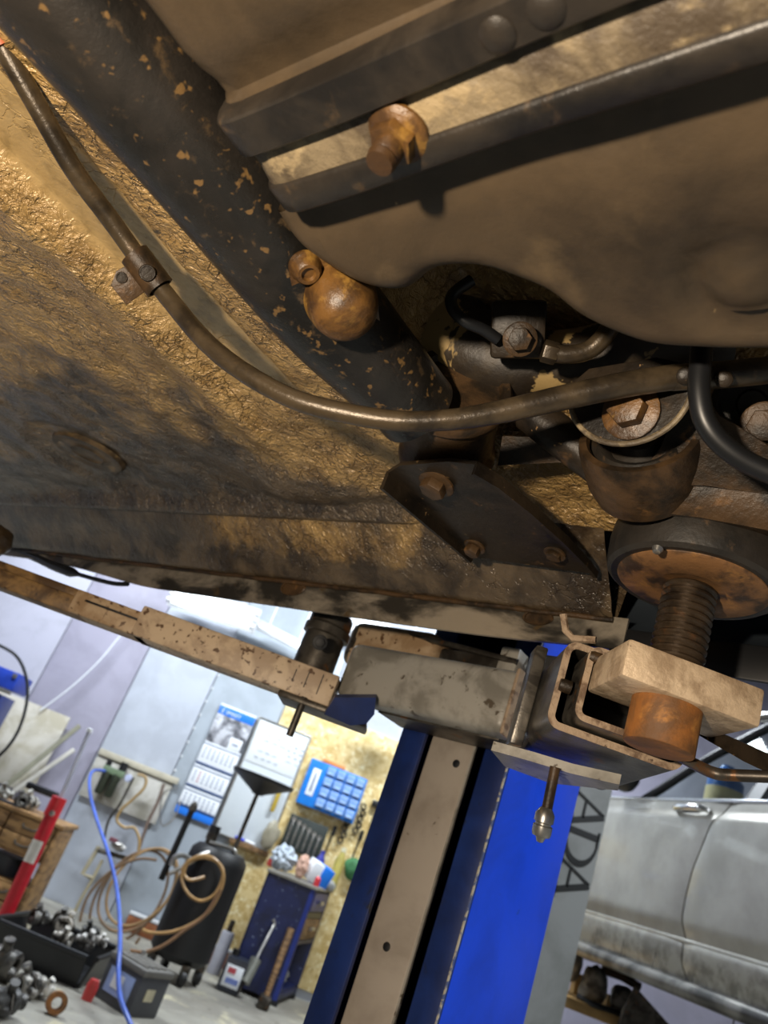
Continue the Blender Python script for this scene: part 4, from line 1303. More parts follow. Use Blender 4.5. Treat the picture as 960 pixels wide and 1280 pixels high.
# blue organiser
og = root('parts_organizer', 'blue wall organizer with clear compartments on the chipboard', 'organizer', Wp(.4, .22), M_ROOM)
slab('case', .185, .645, .225, .56, .02, .07, plain('organizer_blue', '#1b7fdc', .4), og)
slab('label_card', .225, .285, .30, .50, .0905, .002, M_PAPER, og)
slab('label_print', .245, .265, .33, .47, .093, .001, M_INK, og)
M_CLR = plain('compartment', '#7fa3da', .25, var=.08)
M_LIP = plain('compartment_lip', '#a9c8f0', .25)
for r in range(4):
    for c in range(4):
        xx, z_ = .325 + c * .079, .245 + r * .079
        dr = slab('compartment', xx, xx + .070, z_, z_ + .066, .090, .022, M_CLR, og, bev=.006)
        slab('compartment_lip', xx + .012, xx + .058, z_ + .008, z_ + .022, .112, .006, M_LIP, dr)
slab('orange_strip', .27, .45, .562, .59, .03, .05, plain('orange_case', '#d98b4e', .5), None, 'orange strip lying along the top of blue organizer', 'box')

# spanner set
ws = root('spanner_set', 'black case of spanners standing on the bench below organizer', 'tool case', Wp(.33, -.08), M_ROOM)
slab('case', .19, .49, -.10, .14, .03, .04, plain('case_black', '#2c332f', .5), ws)
for i in range(6):
    X = .215 + i * .045
    hgt = .19 - i * .012
    sp_ = slab('spanner', X, X + .012, -.08, -.08 + hgt, .072, .008, MT['steel'], ws, bev=.002)
    obj('spanner_head', MB().lathe([(.008, 0), (.017, 0), (.017, .008), (.008, .008), (.008, 0)], frame(Wp(X + .006, -.08 + hgt, .072), (0, -1, 0)), 14), MT['steel'], sp_, M_ROOM)
# hanging tools
def hung(X, Z, kind, lab, cat='tool', mat=None):
    t = root('hanging_tool', lab, cat, Wp(X, Z), M_ROOM)
    mat = mat or MT['dsteel']
    if kind == 'chain':
        for i in range(5):
            obj('hook_ring', MB().lathe([(.016, -.005), (.026, -.005), (.026, .005), (.016, .005), (.016, -.005)], frame(Wp(X + .012 * (i % 2), Z + .10 - i * .045, .05), (.5, -1, .3)), 14), mat, t, M_ROOM)
    elif kind == 'driver':
        obj('handle', MB().tube([Wp(X, Z + .11, .04), Wp(X, Z + .04, .04)], .014, 10), MT['black'], t, M_ROOM)
        obj('shaft', MB().tube([Wp(X, Z + .05, .04), Wp(X - .01, Z - .11, .04)], .006, 8), mat, t, M_ROOM)
    elif kind == 'bar':
        obj('body', MB().box(Wp(X, Z, .05), (.13, .04, .05), frame((0, 0, 0), (0, 0, 1)), bev=.012), MT['black'], t, M_ROOM)
        obj('stem', MB().tube([Wp(X, Z, .05), Wp(X, Z + .16, .02)], .004, 6), mat, t, M_ROOM)
    return t
hung(.60, .17, 'chain', 'bunch of steel hooks hanging right under the organizer')
hung(.685, .27, 'chain', 'steel hooks hanging at the right edge of organizer')
hung(.80, .42, 'bar', 'black tool body pinned highest on the chipboard near the column')
hung(.79, .23, 'driver', 'screwdriver hanging on the chipboard nearest the column')
hung(.74, .10, 'driver', 'lower screwdriver hanging on the chipboard')
hung(.535, .06, 'driver', 'long thin rasp hanging beside the spanner case')
obj('green_bag', MB().blob((.765, 6.235, -.06), (.075, .05, .08), 5, .2, 1.5), plain('green_cloth', '#3f7a4c', .7), None, M_ROOM, label='green cloth bag hanging on the chipboard next to the blue column', cat='bag')

# workbench
bench = root('workbench', 'navy blue steel workbench with drawers left of the column', 'workbench', (.45, 5.95, -EYE), M_ROOM)
Kc, Lc, Rc, Bc = Vector((.505, 5.70)), Vector((.165, 5.72)), Vector((.66, 6.22)), Vector((.30, 6.24))
ztop = -.262
M_NAVY = grime('bench_navy', '#141f4a', '#0d1534', '#1d2a58', (.4, .65), (.6, .7), 6, 20, (.35, .5), bump=.1, speck='#8e98b0', spk=(.71, .74), spsc=40)
fd_ = (Rc - Kc).normalized()
quad = [Lc, Kc, Rc, Bc]
obj('worktop', MB().prism([Lc + Vector((-.01, -.01)), Kc + Vector((.012, -.012)), Rc + Vector((.015, 0)), Bc], ztop, ztop + .022, None, bev=.004), plain('worktop_grey', '#8e8a80', .5), bench, M_ROOM)
t_ = .02
obj('side_panel', MB().prism([Lc, Kc, Kc + fd_ * t_, Lc + fd_ * t_], -EYE + .03, ztop, None), M_NAVY, bench, M_ROOM, label='scuffed navy side panel')
obj('back_panel', MB().prism([Lc, Lc + (Kc - Lc).normalized() * t_, Bc + (Kc - Lc).normalized() * t_, Bc], -EYE + .03, ztop, None), M_NAVY, bench, M_ROOM)
obj('far_panel', MB().prism([Bc - fd_ * t_, Rc - fd_ * t_, Rc, Bc], -EYE + .03, ztop, None), M_NAVY, bench, M_ROOM)
def front(z0, z1, name, mat, inset=.0, a0=.03, a1=.5, out=.0, label=None):
    nrm2 = Vector((fd_.y, -fd_.x))
    p, q = Kc + fd_ * a0 + nrm2 * out, Kc + fd_ * a1 + nrm2 * out
    return obj(name, MB().prism([p, q, q - nrm2 * .03, p - nrm2 * .03], z0, z1, None, bev=.003), mat, bench, M_ROOM, label=label)
M_DRAW = plain('drawer_blue', '#1b2e7c', .4)
dr1 = front(-.395, -.275, 'drawer', M_DRAW, out=.004, label='bright blue top drawer')
def hnd(z, par):
    n2 = Vector((fd_.y, -fd_.x))
    p = Kc + fd_ * .19 + n2 * .018
    q = Kc + fd_ * .30 + n2 * .018
    obj('handle', MB().tube([(p.x, p.y, z), (q.x, q.y, z)], .012, 10), MT['steel'], par, M_ROOM)
hnd(-.335, dr1)
front(-.44, -.40, 'rail', MT['black'])
dr2 = front(-.57, -.445, 'drawer', MT['wood'], out=.002, label='wooden drawer')
hnd(-.50, dr2)
front(-.60, -.575, 'rail', M_NAVY)
front(-.93, -.89, 'rail', M_NAVY)
obj('corner_post', MB().prism([Kc, Kc + fd_ * .03, Kc + fd_ * .03 - Vector((.03, 0)), Kc - Vector((.03, 0))], -EYE + .03, ztop, None), M_DRAW, bench, M_ROOM)
obj('shelf', MB().prism([p + (Vector((.42, 6)) - p) * .06 for p in quad], -.90, -.88, None), M_NAVY, bench, M_ROOM)
for i, p in enumerate(quad):
    c2 = p + (Vector((.41, 5.97)) - p) * .1
    obj('foot', MB().box((c2.x, c2.y, -EYE + .0155), (.05, .05, .031)), MT['black'], bench, M_ROOM)
def bl(name, p, r, seed, c, label, cat, amp=.3, fr=2.0, rough=.5):
    return obj(name, MB().blob(p, r, seed, amp, fr * 1.5, 4), plain(name + '_mat', c, rough, var=.08), None, M_ROOM, label=label, cat=cat)
bl('plastic_bag', (.50, 6.06, -.83), (.06, .07, .05), 11, '#a2a2a0', 'grey plastic bag inside the bench shelf', 'bag')
obj('toolbox', MB().box((.45, 5.86, -.83), (.10, .10, .10), bev=.01), plain('box_red', '#8e2c34', .5), None, M_ROOM, label='dark red box on the bench shelf beside a grey bag', cat='box')
zt2 = ztop + .022
bl('rag', (.24, 5.92, zt2 + .085), (.085, .085, .08), 21, '#bcc6d0', 'pale blue-grey crumpled rag on the bench', 'rag', .35, 2.4, .8)
bl('rag', (.375, 5.84, zt2 + .08), (.04, .045, .075), 22, '#d2ab97', 'pinkish crumpled rag between grey rag and white box', 'rag', .35, 2.4, .8)
obj('red_cap', MB().lathe([(0, 0), (.03, 0), (.034, .02), (.028, .05), (0, .055)], frame((.175, 6.0, zt2 + .0), (0, 0, 1)), 20), plain('cap_red', '#c8483e', .4), None, M_ROOM, label='red cap at the left rear of the bench top', cat='cap')
bxm = frame((.495, 5.90, zt2 + .075), (.25, -.1, 1), (.9, .35, 0))
tb_ = root('tissue_box', 'white and blue carton tipped on the bench top', 'box', (.495, 5.90, zt2), M_ROOM)
obj('carton', MB().box((0, 0, 0), (.16, .10, .13), bxm, bev=.004), M_PAPER, tb_, M_ROOM)
obj('blue_panel', MB().box((.045, -.003, .0), (.09, .102, .134), bxm, bev=.002), M_BLUE, tb_, M_ROOM)
def bottle(x, y, z, r, h, c, name, label, capc, cat='bottle'):
    t = root(name, label, cat, (x, y, z), M_ROOM)
    obj('body', MB().lathe([(0, 0), (r, 0), (r * 1.04, .01), (r, h * .7), (r * .5, h * .85), (r * .42, h * .92), (0, h * .92)], frame((x, y, z), (0, 0, 1)), 24), plain(name + c[1:], c, .3), t, M_ROOM)
    obj('cap', MB().lathe([(0, h * .9), (r * .5, h * .9), (r * .5, h), (0, h)], frame((x, y, z), (0, 0, 1)), 18), plain(name + 'c' + capc[1:], capc, .4), t, M_ROOM)
    return t
bottle(.640, 6.14, zt2, .036, .29, '#b3a658', 'bottle', 'tall pale yellow bottle on the bench top', '#e6e1c0')
bottle(.50, 5.765, zt2, .020, .07, '#d63b44', 'small_can', 'small red can at the bench corner', '#e7e3df', 'can')
bottle(.50, 6.12, zt2, .035, .22, '#3b3f9c', 'spray_can', 'short violet can behind the white carton', '#41429a', 'can')
bl('steel_scraps', (.615, 6.05, zt2 + .025), (.04, .07, .03), 31, '#a9aaa8', 'little heap of steel parts at the bench front edge', 'parts', .4, 3)

# things on the floor by the bench
hm = root('sledgehammer', 'sledgehammer standing on its head against the navy bench', 'hammer', (.42, 5.52, -EYE), M_ROOM)
h0, h1 = Vector((.42, 5.52, -EYE + .045)), Vector((.435, 5.66, -.52))
obj('handle', MB().tube([h0, h0 + (h1 - h0) * .5, h1], [.018, .021, .024], 12), MT['wood'], hm, M_ROOM)
obj('head', MB().box((.42, 5.52, -EYE + .036), (.075, .14, .07), bev=.014), MT['dsteel'], hm, M_ROOM)
gg = root('grease_gun', 'grey grease gun leaning on the navy bench', 'grease gun', (.27, 5.50, -EYE), M_ROOM)
g0, g1 = RZ(303, 1240, -EYE + .04), Vector((.325, 5.69, -.53))
g0 = Vector((.255, 5.52, -EYE + .03))
dg_ = (g1 - g0)
obj('barrel', MB().tube([g0 + dg_ * .14, g0 + dg_ * .47], .036, 16), plain('gun_grey', '#84857c', .4, .3), gg, M_ROOM)
obj('rod', MB().tube([g0, g0 + dg_ * .15], .008, 8), MT['dsteel'], gg, M_ROOM)
obj('nozzle', MB().tube(smooth_path([g0 + dg_ * .46, g0 + dg_ * .8, g0 + dg_ * .93, g1, g1 + Vector((-.02, 0, .02))], 4), .010, 10), MT['steel'], gg, M_ROOM)
jg = root('oil_jug', 'dark oil jug with white label beside the bench', 'jug', (.185, 5.58, -EYE), M_ROOM)
obj('body', MB().prism([(-.07, -.055), (.07, -.055), (.07, .055), (-.07, .055)], 0, .20, frame((.185, 5.58, -EYE), (0, 0, 1)), bev=.02), plain('jug_dark', '#2b2f3a', .3), jg, M_ROOM)
obj('cap', MB().lathe([(0, .19), (.025, .19), (.025, .235), (0, .235)], frame((.155, 5.58, -EYE), (0, 0, 1)), 16), MT['black'], jg, M_ROOM)
lbj = obj('label', MB().box((.185, 5.523, -EYE + .095), (.11, .004, .12), bev=.001), M_PAPER, jg, M_ROOM)
obj('label_mark', MB().box((.17, 5.520, -EYE + .125), (.05, .002, .03)), plain('mark_red', '#c65058', .5), lbj, M_ROOM)
obj('label_mark', MB().box((.19, 5.520, -EYE + .07), (.08, .002, .03)), plain('mark_blue', '#7486c4', .5), lbj, M_ROOM)
cy = root('cartridge', 'grey cylinder standing left of the oil jug', 'cartridge', (.08, 6.0, -EYE), M_ROOM)
obj('body', MB().lathe([(0, 0), (.045, 0), (.045, .25), (.04, .26), (0, .26)], frame((.07, 5.98, -EYE), (0, 0, 1)), 22), plain('cartridge_grey', '#a3a3ab', .4), cy, M_ROOM)
obj('tip', MB().lathe([(0, .25), (.02, .25), (.017, .33), (0, .335)], frame((.07, 5.98, -EYE), (0, 0, 1)), 14), MT['dsteel'], cy, M_ROOM)

# waste-oil drainer: black tank, castors, funnel dish on a pole, fittings and hoses
od = root('oil_drainer', 'black waste oil drainer with raised funnel dish', 'drainer', (-.16, 5.3, -EYE), M_ROOM)
tx, ty, tr = -.165, 5.35, .185
M_BLK = plain('drainer_black', '#060607', .5, var=.1)
Mt = frame((tx, ty, -EYE + .10), (0, 0, 1))
tank_ = obj('tank', MB().lathe([(0, 0), (tr * .8, 0), (tr, .04), (tr, .56), (tr * .97, .60), (tr * .8, .635), (tr * .3, .65), (0, .65)], Mt, 36), M_BLK, od, M_ROOM)
for an in (0.3, 2.0, 3.6, 5.2):
    cx_, cy_ = tx + tr * .85 * cos(an), ty + tr * .85 * sin(an)
    cs = obj('castor', MB().lathe([(0, -.018), (.04, -.018), (.045, 0), (.04, .018), (0, .018)], frame((cx_, cy_, -EYE + .046), (1, .3, 0)), 18), M_BLK, od, M_ROOM)
    obj('castor_fork', MB().box((cx_, cy_, -EYE + .09), (.055, .05, .05), bev=.006), MT['dsteel'], cs, M_ROOM)
dc = RY(329, 974, 5.3)
pt = RY(286, 1062, 5.35)
obj('pole', MB().tube([(dc.x, 5.33, dc.z - .05), (dc.x - .005, 5.33, -EYE + .5)], .014, 12), MT['dsteel'], od, M_ROOM)
obj('funnel_dish', MB().lathe([(.03, -.10), (.05, -.085), (.19, -.012), (.205, -.010), (.21, .012), (.20, .012), (.18, -.002), (.04, -.07), (.02, -.08)], frame((dc.x, 5.33, dc.z), (0, 0, 1)), 36), plain('dish_black', '#24262b', .5), od, M_ROOM)
hp0, hp1 = RY(240, 1012, 5.4), RY(203, 1085, 5.4)
obj('handle_bar', MB().tube([(hp0.x, 5.42, hp0.z), (hp0.x - .005, 5.42, -EYE + .45)], .020, 12), M_BLK, od, M_ROOM)
obj('handle_cap', MB().lathe([(0, -.01), (.026, -.01), (.026, .02), (.01, .05), (0, .05)], frame((hp0.x, 5.42, hp0.z), (0, 0, 1)), 14), MT['dsteel'], od, M_ROOM)
vb = RY(258, 1062, 5.3)
obj('valve_body', MB().lathe([(0, -.08), (.03, -.08), (.03, -.02), (.045, -.02), (.045, .02), (.028, .02), (.028, .06), (.035, .06), (.035, .10), (0, .10)], frame(vb, (0, 0, 1)), 20), MT['dsteel'], od, M_ROOM)
obj('valve_knob', MB().lathe([(0, .10), (.035, .10), (.035, .145), (0, .145)], frame(vb, (0, 0, 1)), 18), MT['black'], od, M_ROOM)
pp_ = smooth_path([RY(x, y, 5.25) for x, y in ((262, 1053), (280, 1058), (294, 1064), (290, 1073), (282, 1088))], 5)
obj('bent_tube', MB().tube(pp_, .012, 10), MT['steel'], od, M_ROOM)
pp_ = smooth_path([RY(x, y, 5.18) for x, y in ((212, 1092), (224, 1086), (238, 1078), (250, 1069), (262, 1066))], 5)
obj('lever', MB().tube(pp_, .013, 10), MT['steel'], od, M_ROOM)
pp_ = smooth_path([RY(x, y, 5.2) for x, y in ((214, 1082), (218, 1072), (228, 1069), (238, 1074))], 5)
obj('ring_tube', MB().tube(pp_, .016, 10), MT['steel'], od, M_ROOM)
hose_m = plain('amber_hose', '#b08a58', .3, var=.15, vs=20)
pp_ = smooth_path([RY(x, y, 5.1) for x, y in ((256, 1096), (238, 1100), (230, 1092), (236, 1078), (254, 1072), (272, 1078), (279, 1092), (270, 1116), (252, 1126), (236, 1118), (227, 1098), (232, 1080), (250, 1070), (268, 1074), (279, 1092), (276, 1112), (262, 1138), (240, 1155), (214, 1165), (190, 1166), (178, 1162))], 6)
obj('drain_hose', MB().tube(pp_, .0095, 10), hose_m, od, M_ROOM, label='amber looped drain hose')
pp_ = smooth_path([RY(x, y, 5.05) for x, y in ((276, 1112), (256, 1144), (232, 1162), (204, 1182), (180, 1190), (163, 1188))], 6)
obj('drain_hose', MB().tube(pp_, .0095, 10), plain('amber_hose_dark', '#8a684a', .35), od, M_ROOM)

# compressor board: filter-regulator and its lines
cb = root('backing_board', 'whitewashed plywood board behind the air filter', 'board', Wp(-1.02, -.3), M_ROOM)
slab('board', -1.325, -.72, -.275, .06, .010, .016, grime('whitewashed', '#c3c0b8', '#a6a295', None, sc=6, rough=(.5, .7), bump=.1), cb)
slab('top_rail', -1.325, -.69, .03, .075, .012, .03, plain('rail_cream', '#c2bba6', .6), cb)
fr = root('air_filter', 'black and green air filter regulator on the plywood board', 'regulator', Wp(-1.15, -.2), M_ROOM)
for i, X in enumerate((-1.19, -1.115)):
    obj('bowl', MB().lathe([(0, -.12), (.025, -.12), (.032, -.10), (.032, 0), (.036, .0), (.036, .04), (0, .04)], frame(Wp(X, -.10, .08), (0, 0, 1)), 18), plain('bowl_dark', '#33382c', .3), fr, M_ROOM)
obj('head', MB().box(Wp(-1.15, -.045, .08), (.16, .06, .05), bev=.008), plain('filter_green', '#6f8266', .4), fr, M_ROOM)
obj('knob', MB().lathe([(0, 0), (.03, 0), (.028, .06), (0, .06)], frame(Wp(-1.10, -.02, .08), (0, 0, 1)), 16), MT['black'], fr, M_ROOM)
obj('knob', MB().lathe([(0, 0), (.022, 0), (.02, .04), (0, .04)], frame(Wp(-1.21, -.02, .08), (0, 0, 1)), 16), MT['black'], fr, M_ROOM)
obj('gauge', MB().lathe([(0, .02), (.024, .02), (.028, .012), (.028, 0), (0, 0)], frame(Wp(-1.03, -.05, .09), (0, -1, 0)), 20), plain('gauge_face', '#c3cbe6', .3), fr, M_ROOM)
hs = smooth_path([RY(x, y, Y) for x, y, Y in ((132, 964, 6.2), (118, 963, 6.1), (112, 972, 6.0), (113, 995, 5.8), (122, 1028, 5.5), (134, 1062, 5.2), (144, 1100, 4.9), (149, 1140, 4.6), (150, 1180, 4.3), (148, 1215, 4.15), (150, 1245, 4.0), (158, 1268, 3.9), (172, 1300, 3.8))], 6)
obj('air_hose', MB().tube(hs, .0105, 12), plain('hose_blue', '#5070cf', .3, var=.2, vs=3), None, M_ROOM, label='blue air hose dropping from the air filter to the floor', cat='hose')
# brown hose coil with ochre pipes on the wall
hc = root('hose_coil', 'coil of brown air hose hanging left of the black drainer', 'hose', Wp(-.9, -.6), M_ROOM)
cx_, cz_ = RY(170, 1120, 6.0).x, RY(170, 1120, 6.0).z
for j, (x, y, rx, rz, ph) in enumerate(((172, 1112, .22, .27, 0), (162, 1120, .21, .30, .8), (178, 1108, .20, .25, 2))):
    q = RY(x, y, 6.02 - j * .03)
    pth = [q + Vector((rx * cos(a_), .01 * sin(3 * a_ + j), rz * sin(a_) + .06 * cos(a_))) for a_ in [2 * pi * k / 40 for k in range(41)]]
    obj('hose_loop', MB().tube(pth, .0095, 10), plain('hose_tan_%d' % j, ('#94795c', '#8a6f55', '#a5855c')[j], .4, var=.15), hc, M_ROOM)
pth = smooth_path([RY(x, y, 5.95) for x, y in ((196, 1075), (172, 1074), (140, 1088), (110, 1120), (99, 1160), (105, 1190), (130, 1200), (160, 1190), (175, 1172))], 6)
obj('hose_loop', MB().tube(pth, .0095, 10), plain('hose_tan_d', '#7d6349', .4), hc, M_ROOM)
pth = smooth_path([RY(x, y, 6.15) for x, y in ((172, 968), (182, 972), (180, 985), (165, 1000), (152, 1012), (146, 1025), (155, 1034), (168, 1035), (174, 1050), (172, 1070))], 6)
obj('air_line', MB().tube(pth, .0105, 8), plain('line_ochre', '#a88a58', .4), None, M_ROOM, label='ochre air line wandering down below the plywood board', cat='hose')
pth = smooth_path([RY(x, y, 6.16) for x, y in ((167, 972), (150, 1005), (136, 1025), (130, 1050))], 4)
obj('air_line', MB().tube(pth, .009, 8), MT['dsteel'], None, M_ROOM, label='dark grey air line slanting from the air filter', cat='hose')
pth = smooth_path([RY(x, y, 6.17) for x, y in ((205, 980), (196, 1005), (184, 1030), (172, 1068))], 4)
obj('conduit', MB().tube(pth, .012, 8), plain('conduit_brown', '#77655a', .5), None, M_ROOM, label='brown straight conduit running down from the board right end', cat='pipe')
pth = smooth_path([RY(x, y, 6.17) for x, y in ((222, 985), (206, 990), (200, 1010), (203, 1032), (218, 1022), (226, 1000))], 5)
obj('cable', MB().tube(pth, .005, 6), MT['steel'], None, M_ROOM, label='thin grey cable looped beside the calendar', cat='cable')
pth = [RY(x, y, 6.2) for x, y in ((124, 1058), (103, 1092), (116, 1098))]
pf = root('pipe_bracket', 'cream angular pipe fixed low on the lilac wall', 'pipe', Wp(-1.1, -.8), M_ROOM)
obj('pipe', MB().tube(pth, .016, 8), plain('pipe_cream', '#b3a98d', .5), pf, M_ROOM)
obj('pipe', MB().tube([RY(x, y, 6.2) for x, y in ((120, 1062), (162, 1074))], .016, 8), MT['dsteel'], pf, M_ROOM)
obj('pipe', MB().tube(smooth_path([RY(x, y, 6.2) for x, y in ((128, 1075), (116, 1098), (98, 1130), (80, 1168), (70, 1185))], 4), .011, 8), plain('cord_cream', '#b9ad8c', .6), pf, M_ROOM)
obj('socket', MB().box(RY(71, 1180, 6.2), (.05, .04, .08), bev=.01), MT['white'], pf, M_ROOM)
obj('valve', MB().blob(RY(148, 1058, 6.15), (.05, .03, .03), 3, .3), MT['steel'], pf, M_ROOM)
obj('valve_grip', MB().box(RY(142, 1050, 6.14), (.06, .02, .03), bev=.006), plain('grip_red', '#7c4a52', .5), pf, M_ROOM)

# left side: boards, strips, cabinet, cables
obj('plywood_sheet', MB().box((-1.95, WY - .07, -.10), (.65, .02, .58), frame((0, 0, 0), (0, 0, 1)), bev=.002), grime('pale_ply', '#c9c4b8', '#b0a995', None, sc=4, rough=(.6, .8), bump=.1), None, M_ROOM, label='pale plywood sheet standing behind the drawer unit', cat='board')
obj('wood_batten', MB().box((0, 0, 0), (.035, .02, 1.40), frame(Vector((RY(100, 907, 6.15).x, 6.15, RY(100, 907, 6.15).z)) - Vector((.447, 0, .894)) * .70, (.50, 0, 1), (1, 0, -.5)), bev=.003), plain('batten_a', '#8d8b78', .6), None, M_ROOM, label='grey-green batten leaning in front of the plywood sheet', cat='batten')
obj('wood_batten', MB().box((0, 0, 0), (.03, .02, .55), frame((RY(48, 968, 6.0)), (.62, 0, 1), (1, 0, -.6)), bev=.003), plain('batten_b', '#c8c4ba', .6), None, M_ROOM, label='pale batten leaning lowest across the plywood sheet', cat='batten')
pth = smooth_path([RY(x, y, 6.2) for x, y in ((50, 888), (90, 858), (125, 825), (150, 795), (175, 770))], 4)
obj('cord', MB().tube(pth, .006, 6), M_PAPER, None, M_ROOM, label='thin white cord slanting up the lilac wall', cat='cord')
cbn = root('wall_cabinet', 'blue wall cabinet at the left frame edge', 'cabinet', RY(-10, 880, 5.6), M_ROOM)
q0, q1 = RY(27, 842, 5.6), RY(8, 890, 5.6)
obj('body', MB().box((q0.x - .25, 5.75, (q0.z + q0.z - .13) / 2 + .0), (.50, .3, .12), bev=.004), plain('cabinet_blue', '#1d3da6', .4), cbn, M_ROOM)
obj('body', MB().box((q0.x - .28, 5.75, q0.z - .31), (.47, .3, .28), bev=.004), plain('cabinet_navy', '#1b3585', .4), cbn, M_ROOM)
obj('shelf_edge', MB().box((q0.x - .25, 5.59, q0.z - .145), (.51, .03, .02), bev=.003), MT['steel'], cbn, M_ROOM)
obj('hinge', MB().box((q0.x - .03, 5.593, q0.z - .03), (.03, .012, .03), bev=.003), MT['steel'], cbn, M_ROOM)
pth = smooth_path([RY(x, y, 5.2) for x, y in ((-20, 800), (2, 808), (22, 822), (33, 848), (33, 880), (22, 915), (2, 942), (-20, 955))], 6)
obj('cable', MB().tube(pth, .010, 8), MT['black'], None, M_ROOM, label='black cable hanging in an arc before the blue cabinet', cat='cable')

# drawer unit with castings on it
du = root('drawer_unit', 'old wooden drawer unit with open shelf at left', 'drawers', (-1.35, 5.15, -EYE), M_ROOM)
DX0, DX1, DY = -1.75, -1.055, 5.0
M_DR = grime('oiled_wood', '#9a774a', '#6f5232', '#b2895a', (.4, .62), (.6, .7), 7, 14, (.45, .65), bump=.2, stretch=(1, 1, 4))
def dbox(name, x0, x1, z0, z1, y0, y1, mat=M_DR, par=du, label=None, bev=.003):
    return obj(name, MB().box(((x0 + x1) / 2, (y0 + y1) / 2, (z0 + z1) / 2), (x1 - x0, y1 - y0, z1 - z0), bev=bev), mat, par, M_ROOM, label=label)
dbox('top_board', DX0, DX1 + .012, -.425, -.40, DY - .01, DY + .4)
dbox('side_board', DX1 - .02, DX1, -EYE, -.425, DY, DY + .38)
dbox('side_board', DX0, DX0 + .02, -EYE, -.425, DY, DY + .38)
for z0_, z1_ in ((-.515, -.43), (-.605, -.52), (-.845, -.765), (-.94, -.855)):
    for xa, xb in ((DX0 + .025, -1.36), (-1.35, DX1 - .025)):
        dd = dbox('drawer', xa, xb, z0_, z1_, DY - .004, DY + .3)
        xm = (xa + xb) / 2
        zc_ = (z0_ + z1_) / 2
        obj('pull', MB().tube(smooth_path([(xm - .045, DY - .006, zc_ + .01), (xm - .03, DY - .022, zc_ - .005), (xm + .03, DY - .022, zc_ - .005), (xm + .045, DY - .006, zc_ + .01)], 4), .006, 8), MT['dsteel'], dd, M_ROOM)
dbox('middle_board', DX0 + .02, DX1 - .02, -.62, -.607, DY, DY + .38)
dbox('middle_board', DX0 + .02, DX1 - .02, -.765, -.75, DY, DY + .38)
def metal_part(name, base, r, seed, c, lab, cat, group):
    '''a cast machine part resting on the point base: barrel, flange with bolts, stub pipe and a knuckle'''
    rnd = random.Random(seed)
    base = Vector(base)
    t = root(name, lab, cat, base, M_ROOM, group)
    m1 = grime('cast_%d' % seed, c, '#2f2d2a', '#7d766a', (.45, .6), (.6, .7), 18, 26, (.3, .55), metal=.3, bump=.3)
    an = rnd.uniform(0, pi)
    ax1 = Vector((cos(an), sin(an) * .8, rnd.uniform(-.1, .25))).normalized()
    q = base + Vector((0, 0, r * .62))
    R1 = r * .6
    M1 = frame(q - ax1 * r * .7, ax1)
    obj('barrel', MB().lathe([(R1 * .55, .1 * r), (R1 * .6, 0), (R1 * .95, 0), (R1, .1 * r), (R1, .35 * r), (R1 * .8, .4 * r), (R1 * .8, .8 * r), (R1 * .95, .85 * r), (R1 * .95, 1.1 * r), (R1 * .6, 1.35 * r), (R1 * .6, 1.6 * r), (0, 1.6 * r)], M1, 24), m1, t, M_ROOM)
    fl_ = obj('flange', MB().prism([(R1 * 1.25 * cos(k * pi / 3), R1 * 1.02 * sin(k * pi / 3)) for k in range(6)], .62 * r, .74 * r, M1, bev=.004), MT['dsteel'], t, M_ROOM)
    for k in range(3):
        a_ = k * 2 * pi / 3 + .3
        obj('bolt', MB().hexa(M1 @ Matrix.Translation((R1 * .85 * cos(a_), R1 * .85 * sin(a_), .74 * r)), r * .10, r * .10), MT['steel'], fl_, M_ROOM)
    s0 = q + Vector((0, 0, R1 * .3))
    s1 = s0 + Vector((rnd.uniform(-.5, .5) * r, -rnd.uniform(.2, .6) * r, r * .75))
    obj('stub', MB().tube([s0, (s0 + s1) / 2, s1], [r * .22, r * .2, r * .25], 14), m1, t, M_ROOM)
    obj('knuckle', MB().blob(base + Vector((rnd.uniform(-.5, .5) * r, -.3 * r, r * .34)), (r * .4, r * .36, r * .33), seed, .2, 1.5, 3), m1, t, M_ROOM)
    return t
def casting(x, y, Y, r, seed, c, lab, cat='part'):
    p = RY(x, y, Y)
    return metal_part('machine_part', (p.x, p.y, -.400), r[0] * .95, seed, c, lab, cat, 'machine parts on the drawer unit')
casting(40, 1000, 5.12, (.07, .06, .05), 41, '#b4b0a6', 'shiny steel part in the middle of the drawer unit top')
casting(22, 1008, 5.06, (.06, .05, .045), 42, '#6a6862', 'dull steel part left of the shiny one on drawer unit')
casting(6, 992, 5.15, (.06, .05, .05), 43, '#8a8880', 'grey steel part at the left end of drawer unit top')
obj('black_tray', MB().box(RY(4, 1005, 5.03) + Vector((0, 0, .0)), (.17, .05, .05), bev=.012), MT['black'], None, M_ROOM, label='black plastic housing lying at the left on drawer unit', cat='part')
obj('black_bar', MB().box(RY(53, 988, 5.2), (.20, .06, .04), bev=.012), MT['black'], None, M_ROOM, label='black bar lying behind the shiny part on drawer unit', cat='part')
obj('dark_bucket', MB().lathe([(0, 0), (.09, 0), (.10, .10), (0, .10)], frame((-1.28, 5.16, -.749), (0, 0, 1)), 20), plain('bucket_dark', '#23262c', .4), None, M_ROOM, label='dark pot on the open shelf of drawer unit', cat='pot')
